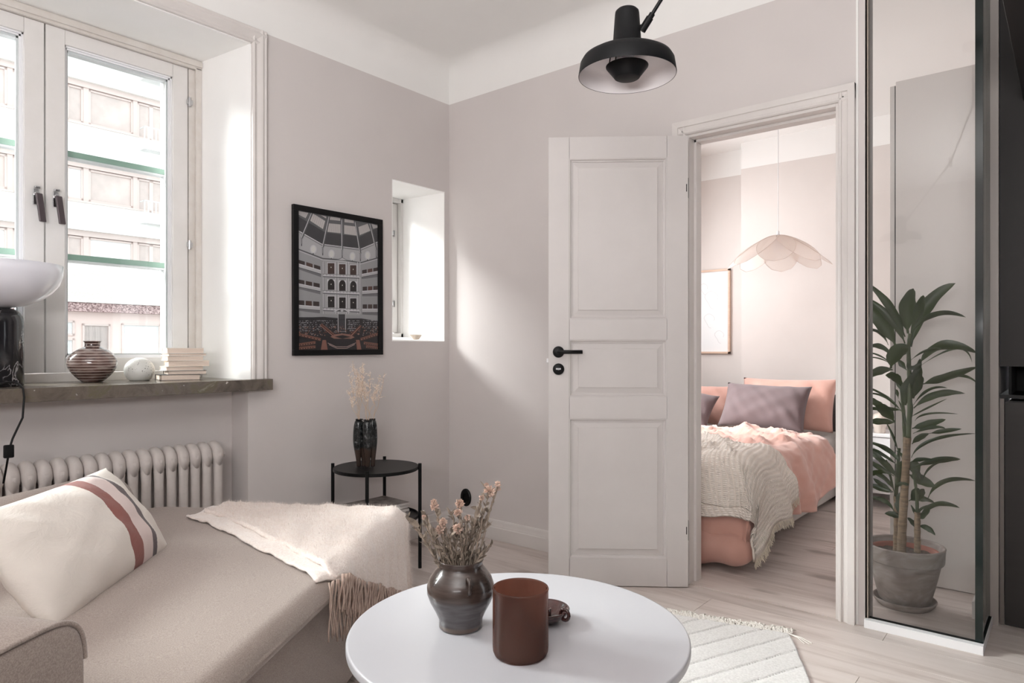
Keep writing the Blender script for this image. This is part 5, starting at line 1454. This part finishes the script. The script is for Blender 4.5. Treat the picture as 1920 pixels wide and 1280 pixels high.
pl = tag(empty('dracaena', (PC.x, PC.y, 0.212)), 'tall corn plant with dark green strap leaves and bare canes behind glass', 'plant')
TK = 0.002255      # metres per surveyed unit at the plant
def pw(px, py, dd=0.0):
    v = P(px, py, y=PC.y + dd); return Vector((v.x - PC.x, v.y - PC.y, v.z - 0.212))
def z7(x, y): return 1600 + x / 3.2, 500 + y / 3.2
def z8(x, y): return 1560 + x / 3.047, 860 + y / 3.047
M['bark'] = mat('dracaena_bark', (148, 128, 106), 0.85, (112, 94, 76), 26, 40, 0.6, 0.004, stretch=(1, 1, 5))
M['green_stem'] = mat('leafy_stem', (74, 84, 58), 0.6, (58, 68, 46), 30)
def m_leafm():
    m, nt, b = newmat('dracaena_leaf')
    n = N(nt, 'ShaderNodeTexNoise', Scale=9.0, Detail=2.0); nt.links.new(coords(nt), n.inputs['Vector'])
    nt.links.new(ramp(nt, n.outputs['Fac'], [(0.3, lin((32, 44, 29))), (0.7, lin((56, 70, 46)))]), b.inputs['Base Color'])
    b.inputs['Roughness'].default_value = 0.38
    out = nt.nodes['Material Output']; tl = N(nt, 'ShaderNodeBsdfTranslucent'); tl.inputs[0].default_value = lin((78, 94, 50))
    mx = N(nt, 'ShaderNodeMixShader'); mx.inputs[0].default_value = 0.15; nt.links.new(b.outputs[0], mx.inputs[1]); nt.links.new(tl.outputs[0], mx.inputs[2]); nt.links.new(mx.outputs[0], out.inputs[0])
    return m
M['leaf'] = m_leafm()
def cane(pts, r0, r1, m, name='cane'):
    q = MB(); n = len(pts) - 1; P_ = []; R_ = []
    for i in range(n * 6 + 1):
        t = i / (n * 6) * n; k = min(int(t), n - 1); f_ = t - k
        P_.append(Vector(pts[k]).lerp(Vector(pts[k + 1]), f_)); R_.append((r0 + (r1 - r0) * i / (n * 6)) * (1.07 if i % 3 == 0 else 0.97))
    q.tube(P_, R_, 12); return q.build(name, m, pl, smooth=True)
cane([pw(1690, 1035), pw(1692, 985), pw(1697, 900), pw(1701, 820)], 0.0175, 0.0145, M['bark'])
cane([pw(1680, 1032, .02), pw(1681, 985, .02), pw(1680, 930, .02)], 0.012, 0.010, M['bark'])
cane([pw(1720, 1035, -.02), pw(1720, 995, -.02), pw(1720, 960, -.02)], 0.0125, 0.011, M['bark'])
cane([pw(1703, 822), pw(1706, 760), pw(1705, 700), pw(1703, 650), pw(1706, 625)], 0.010, 0.007, M['green_stem'], 'stem')
cane([pw(1697, 830, .02), pw(1694, 770, .02), pw(1690, 730, .02)], 0.008, 0.006, M['green_stem'], 'stem')
cane([pw(1680, 930, .02), pw(1683, 880, .02), pw(1686, 840, .02)], 0.008, 0.006, M['green_stem'], 'stem')
cane([pw(1720, 962, -.02), pw(1719, 925, -.02), pw(1714, 890, -.02)], 0.007, 0.005, M['green_stem'], 'stem')
rlf = random.Random(31)
def leaf(pts, w, dd=None, turn=None):
    # pts base, mid, tip in surveyed coordinates; quadratic path, depth bows out by dd
    (x0, y0_), (x1, y1_), (x2, y2_) = pts
    dd = rlf.uniform(-0.08, 0.06) if dd is None else dd
    span = math.dist(pts[0], pts[2]); base_d = rlf.uniform(-0.01, 0.01)
    n = 14
    path = []
    cxm, cym = 2 * x1 - (x0 + x2) / 2, 2 * y1_ - (y0_ + y2_) / 2
    for i in range(n + 1):
        t = i / n
        X = (1 - t) ** 2 * x0 + 2 * t * (1 - t) * cxm + t * t * x2; Y = (1 - t) ** 2 * y0_ + 2 * t * (1 - t) * cym + t * t * y2_
        path.append(pw(X, Y, base_d + dd * t))
    q = MB(); vs_ = []
    W_ = w * 1.0
    view = Vector((math.sin(0.35), -math.cos(0.35), 0))
    tilt = rlf.uniform(-0.5, 0.5) if turn is None else turn
    wv = rlf.uniform(0, 6)
    for i, p in enumerate(path):
        t = i / n
        d = (path[min(i + 1, n)] - path[max(i - 1, 0)]).normalized()
        s = d.cross(view).normalized()
        s = (s * math.cos(tilt) + d.cross(s) * math.sin(tilt))
        up_ = d.cross(s).normalized()
        prof = 0.16 + 0.84 * math.sin(PI * min(1, max(0, (t - 0.08) / 0.92)) ** 0.85) ** 0.9 if t < 0.97 else 0.06
        if t > 0.5: prof = max(0.03, math.sin(PI * (1 - (t - 0.5)) / 1.0 * 1.0) if False else prof * 1.0)
        if t >= 0.999: prof = 0.02
        hw = W_ / 2 * prof * (1 + 0.06 * math.sin(t * 17 + wv))
        rip = up_ * hw * 0.18 * math.sin(t * 13 + wv)
        vs_ += [p - s * hw + up_ * hw * 0.35 + rip, p - s * hw * 0.5 + up_ * hw * 0.08, p, p + s * hw * 0.5 + up_ * hw * 0.08, p + s * hw + up_ * hw * 0.35 - rip]
    q.add(vs_, [(5 * i + k, 5 * i + k + 1, 5 * i + k + 6, 5 * i + k + 5) for i in range(n) for k in range(4)])
    return q.build('leaf', M['leaf'], pl, smooth=True, fix=False)
PXM = 0.00226
L7 = [((310, 420), (220, 240), (85, 100), 46), ((328, 400), (322, 250), (360, 130), 88), ((355, 390), (395, 260), (420, 170), 55), ((345, 480), (440, 235), (613, 98), 74), ((350, 390), (500, 285), (675, 303), 34), ((310, 460), (215, 300), (60, 180), 46),
      ((255, 475), (165, 320), (40, 200), 88), ((210, 470), (150, 390), (60, 385), 20), ((228, 535), (155, 478), (60, 495), 34), ((222, 580), (150, 530), (60, 512), 11), ((228, 585), (150, 548), (60, 545), 9), ((345, 560), (440, 500), (530, 490), 13), ((392, 590), (540, 475), (745, 520), 62),
      ((400, 595), (620, 490), (712, 575), 12), ((236, 618), (150, 625), (50, 680), 50), ((225, 610), (260, 520), (335, 478), 92), ((410, 705), (560, 665), (745, 600), 54), ((560, 672), (665, 655), (745, 700), 16), ((310, 830), (345, 730), (410, 605), 96),
      ((285, 720), (250, 665), (192, 650), 52), ((360, 830), (455, 738), (565, 728), 18), ((362, 848), (500, 765), (670, 760), 42), ((290, 870), (190, 775), (50, 712), 17), ((270, 855), (170, 772), (50, 765), 13), ((345, 900), (440, 850), (565, 790), 12), ((205, 850), (140, 820), (78, 775), 40),
      ((290, 860), (180, 853), (40, 850), 32), ((245, 930), (195, 870), (140, 835), 70), ((252, 935), (165, 930), (72, 935), 44), ((370, 925), (450, 882), (630, 883), 14), ((352, 970), (445, 945), (555, 915), 44), ((358, 1000), (470, 962), (553, 970), 22), ((455, 1000), (550, 985), (650, 972), 28),
      ((352, 1063), (395, 1025), (455, 1000), 34), ((348, 1145), (470, 1040), (735, 1000), 20), ((280, 1180), (200, 1095), (60, 1045), 30), ((265, 1190), (160, 1120), (60, 1080), 26), ((270, 1110), (235, 1010), (195, 930), 14), ((348, 1172), (400, 1158), (475, 1155), 28), ((352, 1198), (520, 1160), (640, 1155), 34),
      ((270, 1270), (175, 1170), (75, 1085), 42), ((245, 1255), (150, 1200), (60, 1140), 30), ((195, 1240), (140, 1235), (85, 1268), 34), ((330, 560), (350, 600), (410, 580), 40), ((345, 640), (385, 610), (400, 550), 34), ((320, 620), (290, 580), (275, 560), 34), ((300, 760), (275, 690), (265, 640), 36), ((360, 790), (390, 700), (395, 640), 50), ((270, 790), (262, 750), (250, 740), 20),
      ((320, 960), (300, 870), (270, 800), 14), ((345, 930), (350, 850), (345, 790), 16), ((345, 1200), (380, 1240), (395, 1280), 40), ((250, 1100), (300, 1150), (290, 1220), 20)]
for a, b_, c2_, w in L7: leaf((z7(*a), z7(*b_), z7(*c2_)), w / 3.2 * PXM)
L8 = [((440, 60), (600, 5), (735, 2), 26), ((515, 130), (560, 50), (640, 15), 12), ((440, 90), (510, 120), (590, 160), 56), ((548, 225), (645, 128), (820, 125), 26), ((355, 180), (290, 100), (195, 70), 28), ((350, 190), (285, 150), (235, 110), 30), ((342, 192), (270, 165), (185, 140), 34), ((355, 300), (290, 235), (185, 225), 26),
      ((438, 240), (510, 225), (585, 250), 32), ((500, 330), (600, 262), (730, 280), 34), ((488, 340), (530, 322), (560, 285), 40), ((392, 335), (350, 318), (300, 312), 36), ((440, 60), (480, 80), (500, 110), 40), ((480, 400), (462, 365), (430, 335), 26), ((490, 385), (545, 395), (590, 437), 30), ((388, 330), (385, 250), (392, 190), 50),
      ((450, 235), (475, 200), (490, 165), 44), ((500, 240), (510, 200), (520, 170), 36), ((485, 340), (470, 300), (450, 262), 16), ((490, 330), (505, 290), (560, 262), 14), ((360, 160), (400, 145), (440, 150), 26), ((352, 230), (370, 100), (360, 20), 12), ((360, 210), (330, 80), (310, 0), 16), ((380, 160), (395, 60), (400, 10), 40), ((440, 20), (470, 40), (495, 80), 60)]
for a, b_, c2_, w in L8: leaf((z8(*a), z8(*b_), z8(*c2_)), w / 3.047 * PXM)

# ------------------------------------------------------------------ bedroom
# bed: base, mattress, headboard
BX0, BX1, BY0, BY1, BT = -2.70, -1.30, 3.35, 5.40, 0.47
bed = tag(empty('bed', (-2.0, 4.4, 0)), 'wide bed with pale box base and dark headboard seen through the doorway', 'bed')
def bl(p): return (p[0] + 2.0, p[1] - 4.4, p[2])
M['bedbase'] = mat('bed_base_fabric', (196, 192, 188), 0.9, (184, 180, 176), 90, 200, 0.3, 0.001)
M['headb'] = mat('charcoal_felt', (72, 64, 62), 0.9, (62, 55, 54), 90, 200, 0.3, 0.001)
q = MB(); q.box(bl((BX0, BY0 + 0.02, 0.03)), bl((BX1, BY1, 0.26))); q.build('base', M['bedbase'], bed, bevel=0.02, seg=3)
q = MB(); q.box(bl((BX0, BY0, 0.262)), bl((BX1, BY1, BT))); q.build('mattress', M['bedbase'], bed, bevel=0.05, seg=4)
q = MB(); q.box(bl((BX0 - 0.02, BY1 + 0.003, 0.03)), bl((BX1 + 0.04, BY1 + 0.075, 0.735))); q.build('headboard', M['headb'], bed, bevel=0.02, seg=3)
for a in ((BX0 + 0.06, BY0 + 0.08), (BX1 - 0.06, BY0 + 0.08), (BX0 + 0.06, BY1 - 0.08), (BX1 - 0.06, BY1 - 0.08)):
    q = MB(); q.lathe([(0.0001, 0), (0.02, 0), (0.02, 0.031), (0.0001, 0.031)], 12, bl((*a, 0))); q.build('leg', M['black'], bed)
q = MB(); q.box(bl((BX0 - 0.01, BY0 - 0.012, 0.02)), bl((BX1 - 0.18, BY0 + 0.018, 0.25))); q.build('foot_panel', M['headb'], bed, bevel=0.004)

M['duvet'] = mat('apricot_linen', (188, 142, 129), 0.9, (197, 156, 144), 4, 260, 0.25, 0.0008, sheen=0.3)
M['mauve'] = mat('mauve_cotton', (98, 83, 85), 0.85, (104, 88, 90), 5, 300, 0.2, 0.0006, sheen=0.2)
M['waffle_c'] = None
def drape_corner(p, q_, xe, ye, ztop, r, out):
    def one(o):
        if o <= 0: return 0.0, 0.0
        arc = r * PI / 2
        if o < arc: return r * math.sin(o / r), r * (1 - math.cos(o / r))
        return r + out * (o - arc), r + (o - arc) * math.sqrt(1 - out * out)
    hx, dx_ = one(p - xe); hy, dy_ = one(q_ - ye)
    k = 1 - 0.30 * min(1, dx_ * dy_ / 0.06)
    return (xe if p > xe else p) + hx * k, (ye if q_ > ye else q_) + hy * k, ztop - (dx_ ** 3 + dy_ ** 3) ** (1 / 3)
def duvet_pt(p, w, lift=0.0, amp=1.0):
    # p across (x), w along from head to foot expressed as distance; foot edge overhang towards the door
    xx, yy, z = drape_corner(p, -w, BX1 - 0.02, -(BY0 - 0.02), BT + 0.055 + lift, 0.09, 0.30)
    yy = -yy
    h = 0.018 * vnoise(p * 6.5, w * 4.5, 1) + 0.014 * vnoise(p * 15 + w * 5, w * 9, 4) + 0.006 * vnoise(p * 31 - w * 14, w * 23 + p * 9, 7)
    ridge = 0.026 * (1 - abs(math.sin(p * 7 + 3 * math.sin(w * 3.1) + w * 2))) ** 4 + 0.022 * (1 - abs(math.sin(w * 6 + 2.6 * p + 2 * math.sin(p * 5)))) ** 4 + 0.012 * (1 - abs(math.sin(p * 17 - w * 11))) ** 4
    if p < BX1 - 0.02 and w > BY0: z += amp * (h + ridge)
    else:
        ov = max(0.0, p - BX1)
        fold = 0.022 * math.sin(w * 17 + 2 * math.sin(w * 5)) * smoothstep(0, 0.25, ov)
        ovb = max(0.0, BY0 - w)
        fold2 = 0.02 * math.sin(p * 15 + 1.5 * math.sin(p * 6)) * smoothstep(0, 0.25, ovb)
        xx += amp * (fold + h * 0.5 + 0.03 * math.sin(PI * min(1, ov / 0.4))); yy -= amp * (fold2 + 0.03 * math.sin(PI * min(1, ovb / 0.45)))
        z += amp * h * 0.4
    return xx, yy, z
dv = tag(empty('duvet', (-2.0, 4.4, 0)), 'crumpled apricot pink duvet spread over the bed and hanging to the floor', 'duvet')
def duv(u, v):
    w = 4.72 - (4.72 - (BY0 - 0.44)) * v
    ovr = 0.37 + 0.04 * math.sin(w * 5)
    p = (BX0 - 0.03) + (BX1 + ovr - (BX0 - 0.03)) * u
    x, y, z = duvet_pt(p, w)
    if v < 0.03: z -= 0.03 * (1 - v / 0.03)
    return bl((x, y, max(z, 0.012)))
q = MB(); q.grid(duv, 130, 130); q.build('cover', M['duvet'], dv, smooth=True, solid=0.02, off=-1)
# puffed edge roll hanging over the foot corner
q = MB()
def roll(u, v):
    a = 2 * PI * v; x = -1.98 + 0.82 * u
    r = 0.085 * math.sqrt(max(0.0, 1 - (2 * u - 1) ** 4)) * (1 + 0.12 * math.sin(u * 22))
    return bl((x, 3.235 - 0.5 * r + r * 0.9 * math.cos(a), 0.115 + r * 1.1 * math.sin(a)))
q.grid(roll, 40, 20); q.build('hem_roll', M['duvet'], dv, smooth=True)

# waffle blanket
def m_waffle():
    m, nt, b = newmat('waffle_cotton')
    tc = N(nt, 'ShaderNodeTexCoord')
    mp = N(nt, 'ShaderNodeMapping'); mp.inputs['Scale'].default_value = (1, 1, 1); nt.links.new(tc.outputs['UV'], mp.inputs[0])
    w1_ = N(nt, 'ShaderNodeTexWave', Scale=13.0, Distortion=0.6); w1_.bands_direction = 'X'; nt.links.new(mp.outputs[0], w1_.inputs['Vector'])
    w2_ = N(nt, 'ShaderNodeTexWave', Scale=22.0, Distortion=0.6); w2_.bands_direction = 'Y'; nt.links.new(mp.outputs[0], w2_.inputs['Vector'])
    ad = N(nt, 'ShaderNodeMath', operation='MULTIPLY'); nt.links.new(w1_.outputs['Fac'], ad.inputs[0]); nt.links.new(w2_.outputs['Fac'], ad.inputs[1])
    nt.links.new(ramp(nt, ad.outputs[0], [(0.0, lin((212, 202, 192))), (0.5, lin((244, 236, 228)))]), b.inputs['Base Color'])
    b.inputs['Roughness'].default_value = 0.95
    bump(nt, b, ad.outputs[0], 0.9, 0.006)
    return m
wbk = tag(empty('waffle_blanket', (-2.0, 4.4, 0)), 'ecru waffle blanket with frayed edge lying across the foot of the bed', 'blanket')
WA, WB, WC, WD = (-2.45, 3.88), (-0.99, 3.72), (-0.80, 3.10), (-2.45, 3.50)
def blank(u, v, lift=0.035, quadp=None):
    A, B, C_, D = quadp or (WA, WB, WC, WD)
    p, w = quad(u, v, A, B, C_, D)
    p += 0.02 * math.sin(v * 9) * u; w += 0.02 * math.sin(u * 7) - 0.20 * math.sin(PI * min(1, u)) * v
    x, y, z = duvet_pt(p, w, lift, 0.9)
    if p > BX1: x += 0.03 * smoothstep(0, 0.2, p - BX1)
    if w < BY0: y -= 0.04 * smoothstep(0, 0.2, BY0 - w)
    z += 0.006 * math.sin(u * 40 + v * 9)
    return bl((x, y, max(z, 0.02)))
def grid_uv(o, nu, nv, su, sv):
    uv = o.data.uv_layers.new(name='weave')
    for poly in o.data.polygons:
        for li_, vi in zip(poly.loop_indices, poly.vertices):
            i, j = vi % (nu + 1), vi // (nu + 1)
            uv.data[li_].uv = (i / nu * su, j / nv * sv)
M['waffle'] = m_waffle()
q = MB(); q.grid(lambda u, v: blank(u, v), 90, 90); o = q.build('cloth', M['waffle'], wbk, smooth=True, solid=0.010, off=1, fix=False); grid_uv(o, 90, 90, 1.6, 1.1)
q = MB(); q.grid(lambda u, v: blank(u, v, 0.022, ((-2.45, 3.5), (-1.4, 3.5), (-0.90, 3.06), (-2.45, 3.44))), 50, 50); o = q.build('under_fold', M['waffle'], wbk, smooth=True, solid=0.008, off=1, fix=False); grid_uv(o, 50, 50, 1.4, 0.6)
q = MB(); rq = random.Random(12)
for k in range(260):
    v = k / 260
    b0 = Vector(blank(1.0, v)); b1 = Vector(blank(0.98, v))
    d = (b0 - b1).normalized()
    L = rq.uniform(0.015, 0.035)
    q.tube([b0, b0 + d * L * .5 + Vector((rq.uniform(-1, 1), rq.uniform(-1, 1), rq.uniform(-1, .2))) * 0.006, b0 + d * L + Vector((rq.uniform(-1, 1), rq.uniform(-1, 1), rq.uniform(-1.5, 0))) * 0.008], 0.0014, 3, cap=False)
q.build('fringe', mat('cotton_fringe', (206, 196, 180), 0.95), wbk, kind='stuff')

# pillows
def bed_pillow(name, mt, cen, ax, ay, W_, H_, T, label, seed):
    q = MB(); pillow(q, W_, H_, T, 30, 0.05, seed, 0.008); o = q.build(name, mt, smooth=True); weld(o); place(o, cen, ax, ay); tag(o, label, 'pillow'); return o
bed_pillow('pillow', M['mauve'], (-1.715, 4.90, 0.665), (1, 0.02, -0.02), (0.02, 0.50, 0.80), 0.60, 0.36, 0.17, 'mauve grey pillow standing in front of the pink one on the bed', 2)
bed_pillow('pillow', M['duvet'], (-1.63, 5.12, 0.675), (1, 0.0, 0.01), (0.0, 0.38, 0.90), 0.68, 0.40, 0.16, 'apricot pink pillow behind the mauve pillow on the bed', 5)
bed_pillow('pillow', M['mauve'], (-2.36, 4.80, 0.635), (1, 0.1, -0.1), (0.05, 0.7, 0.62), 0.60, 0.34, 0.16, 'mauve grey pillow cut off by the left door jamb', 7)
bed_pillow('pillow', M['duvet'], (-2.33, 5.08, 0.64), (1, 0.0, 0.0), (0.0, 0.5, 0.85), 0.62, 0.34, 0.14, 'apricot pink pillow at the left end of the headboard', 9)

# nightstand
ns = tag(empty('nightstand', (-1.05, 5.27, 0)), 'white nightstand right of the bed, half hidden by the door casing', 'nightstand')
NX0, NX1, NY0_, NY1_ = -0.19, 0.205, -0.15, 0.175
q = MB(); q.box((NX0 - .01, NY0_ - .01, 0.482), (NX1 + .01, NY1_, 0.502)); q.build('top', M['white'], ns, bevel=0.002)
q = MB(); q.box((NX0, NY0_, 0.0), (NX0 + 0.018, NY1_, 0.4815)); q.box((NX1 - 0.018, NY0_, 0.0), (NX1, NY1_, 0.4815)); q.box((NX0, NY1_ - 0.012, 0.1), (NX1, NY1_, 0.4815)); q.box((NX0, NY0_, 0.10), (NX1, NY1_, 0.118)); q.build('carcass', M['white'], ns, bevel=0.001)
q = MB(); q.box((NX0 + 0.02, NY0_ - 0.002, 0.33), (NX1 - 0.02, NY0_ + 0.3, 0.478)); dr = q.build('drawer', M['white'], ns, bevel=0.002)
q = MB(); q.lathe([(0.0001, 0), (0.006, 0), (0.010, 0.012), (0.0001, 0.016)], 12); o = q.build('knob', M['steel'], dr, loc=(0, NY0_ - 0.002, 0.40)); o.rotation_euler.x = PI / 2
o = lathe_thing('white_vase', [(0.0001, 0), (0.032, 0), (0.035, 0.004), (0.035, 0.035), (0.038, 0.040), (0.042, 0.060), (0.042, 0.110), (0.036, 0.128), (0.020, 0.136), (0.014, 0.138), (0.014, 0.143), (0.0001, 0.143)], mat('matte_white_ceramic', (226, 214, 204), 0.6), (-1.03, 5.20, 0.502)); tag(o, 'matte white ceramic vase on the nightstand seen through the glass', 'vase')
# globe lamp on the nightstand
gb = tag(empty('globe_lamp', (-1.185, 5.20, 0.502)), 'white globe lamp on the nightstand peeking out beside the door casing', 'lamp')
q = MB(); q.lathe([(0.0001, 0.0), (0.05, 0.0), (0.052, 0.008), (0.03, 0.012), (0.03, 0.13), (0.0001, 0.13)], 32); q.build('base', M['white'], gb, smooth=False)
q = MB(); q.lathe([(0.0001, 0.118)] + [(0.098 * math.cos(a), 0.215 + 0.098 * math.sin(a)) for a in [math.radians(-78 + 6 * i) for i in range(28)]] + [(0.0001, 0.313)], 40); q.build('globe', mat('white_opal', (236, 238, 242), 0.2), gb, smooth=True)
# plant sprig above the nightstand (trailing leaf)
sp_ = tag(empty('hanging_sprig', (-1.20, 5.38, 0.62)), 'small dark green sprig standing behind the globe lamp', 'plant')
q = MB(); q.lathe([(0.0001, -0.118), (0.03, -0.118), (0.035, -0.02), (0.030, 0.0), (0.0001, -0.01)], 20); q.build('pot', M['white'], sp_, smooth=True)
q = MB(); q.tube([(0, 0, -0.02), (0.01, 0, 0.16), (-0.02, 0, 0.30), (-0.09, -0.02, 0.33), (-0.135, -0.03, 0.30)], 0.0025, 6); q.build('stem', M['green_stem'], sp_)
q = MB(); dl_ = [(-0.075, -0.02, 0.345), (-0.10, -0.025, 0.33), (-0.125, -0.03, 0.29), (-0.135, -0.03, 0.255), (-0.15, -0.03, 0.23)]
vs_ = []
for i, p in enumerate(dl_):
    w = [0.004, 0.014, 0.016, 0.008, 0.002][i]; vs_ += [(p[0] - w, p[1], p[2] - w * .5), p, (p[0] + w, p[1], p[2] + w * .5)]
q.add(vs_, [(3 * i + k, 3 * i + k + 1, 3 * i + k + 4, 3 * i + k + 3) for i in range(4) for k in range(2)]); q.build('leaf', M['leaf'], sp_, smooth=True)

# framed drawing on the bedroom wall
fp = tag(empty('framed_drawing', (-2.545, 5.658, 1.398)), 'thin wooden framed pale line drawing on the far bedroom wall', 'picture')
FW, FH = 0.57, 0.725
M['oak'] = mat('pale_oak', (214, 186, 166), 0.5, (200, 170, 150), 20, stretch=(1, 1, 6))
q = MB(); b_ = 0.017
q.box((-FW / 2, -0.025, -FH / 2), (FW / 2, 0, -FH / 2 + b_)); q.box((-FW / 2, -0.025, FH / 2 - b_), (FW / 2, 0, FH / 2)); q.box((-FW / 2, -0.025, -FH / 2), (-FW / 2 + b_, 0, FH / 2)); q.box((FW / 2 - b_, -0.025, -FH / 2), (FW / 2, 0, FH / 2)); q.build('frame', M['oak'], fp, bevel=0.001)
q = MB(); q.box((-FW / 2 + b_, -0.012, -FH / 2 + b_), (FW / 2 - b_, -0.004, FH / 2 - b_)); q.build('paper', mat('drawing_paper', (232, 233, 234), 0.6), fp)
q = MB(); rd = random.Random(3)
def stroke(pts): q.tube([(x, -0.0125, z) for x, z in pts], 0.0012, 4)
for cx, cz, s in ((0.12, 0.10, 1), (0.10, -0.08, .8), (0.19, -0.22, .7), (0.05, 0.2, .6)):
    stroke([(cx + s * 0.05 * math.cos(t * 1.1) * (1 + 0.3 * math.sin(3 * t)), cz + s * 0.08 * math.sin(t)) for t in [k * 0.35 for k in range(14)]])
q.build('line_drawing', mat('pencil_grey', (206, 206, 208), 0.8), fp)

# flower shaped pendant lamp
PLX = P(1459, 440, y=4.45)
pd = tag(empty('pendant_lamp', (PLX.x, PLX.y, PLX.z)), 'sheer white petal-shaped fabric pendant lamp hanging in the bedroom', 'lamp')
def m_sheer():
    m, nt, b = newmat('sheer_fabric')
    b.inputs['Base Color'].default_value = lin((240, 232, 226)); b.inputs['Roughness'].default_value = 0.9
    out = nt.nodes['Material Output']; tl = N(nt, 'ShaderNodeBsdfTranslucent'); tl.inputs[0].default_value = lin((244, 236, 230)); tr = N(nt, 'ShaderNodeBsdfTransparent')
    a = N(nt, 'ShaderNodeMixShader'); a.inputs[0].default_value = 0.5; nt.links.new(b.outputs[0], a.inputs[1]); nt.links.new(tl.outputs[0], a.inputs[2])
    c = N(nt, 'ShaderNodeMixShader'); c.inputs[0].default_value = 0.22; nt.links.new(a.outputs[0], c.inputs[1]); nt.links.new(tr.outputs[0], c.inputs[2]); nt.links.new(c.outputs[0], out.inputs[0])
    return m
M['sheer'] = m_sheer()
NP_ = 8
RP = 0.315
def petal_pts(a0):
    # petal outline: from the centre to a rounded tip
    def f(u, v):
        r = RP * v; half = 0.46 * math.sin(PI * min(1.0, v) ** 1.35 * 0.93) ** 0.7 * 0.36 * 0.5 / 0.36
        wv = 0.115 * (math.sin(PI * v ** 1.15 * 0.96) ** 0.6 if v < 1 else 0.0)
        s = (2 * u - 1) * wv
        zz = -0.205 * v ** 1.15 + 0.02 * math.sin(PI * v) - 0.10 * s * s / 0.01 * 0.1
        return (r * math.cos(a0) - s * math.sin(a0), r * math.sin(a0) + s * math.cos(a0), zz)
    return f
for k in range(NP_):
    a0 = 2 * PI * k / NP_ + 0.25
    f_ = petal_pts(a0)
    q = MB(); q.grid(f_, 8, 16); pe = q.build('petal', M['sheer'], pd, smooth=True, fix=False)
    q = MB(); q.tube([f_(0, t / 16) for t in range(1, 17)] + [f_(1, t / 16) for t in range(15, 0, -1)], 0.0013, 5, cap=False); q.build('petal_wire', mat('petal_wire', (206, 192, 184), 0.6) if k == 0 else bpy.data.materials['petal_wire'], pe)
q = MB(); q.tube([(0, 0, -0.004), (0, 0, 0.022)], 0.008, 12); q.build('cord_grip', M['white'], pd)
q = MB(); q.tube([(0, 0, 0.02), (0, 0, ZC - PLX.z)], 0.0026, 8); q.build('cord', M['white'], pd)
q = MB(); q.lathe([(0.0001, -0.11), (0.03, -0.10), (0.04, -0.075), (0.03, -0.045), (0.014, -0.03), (0.014, 0.0), (0.0001, 0.0)], 24); q.build('bulb', M['opal'], pd, smooth=True)
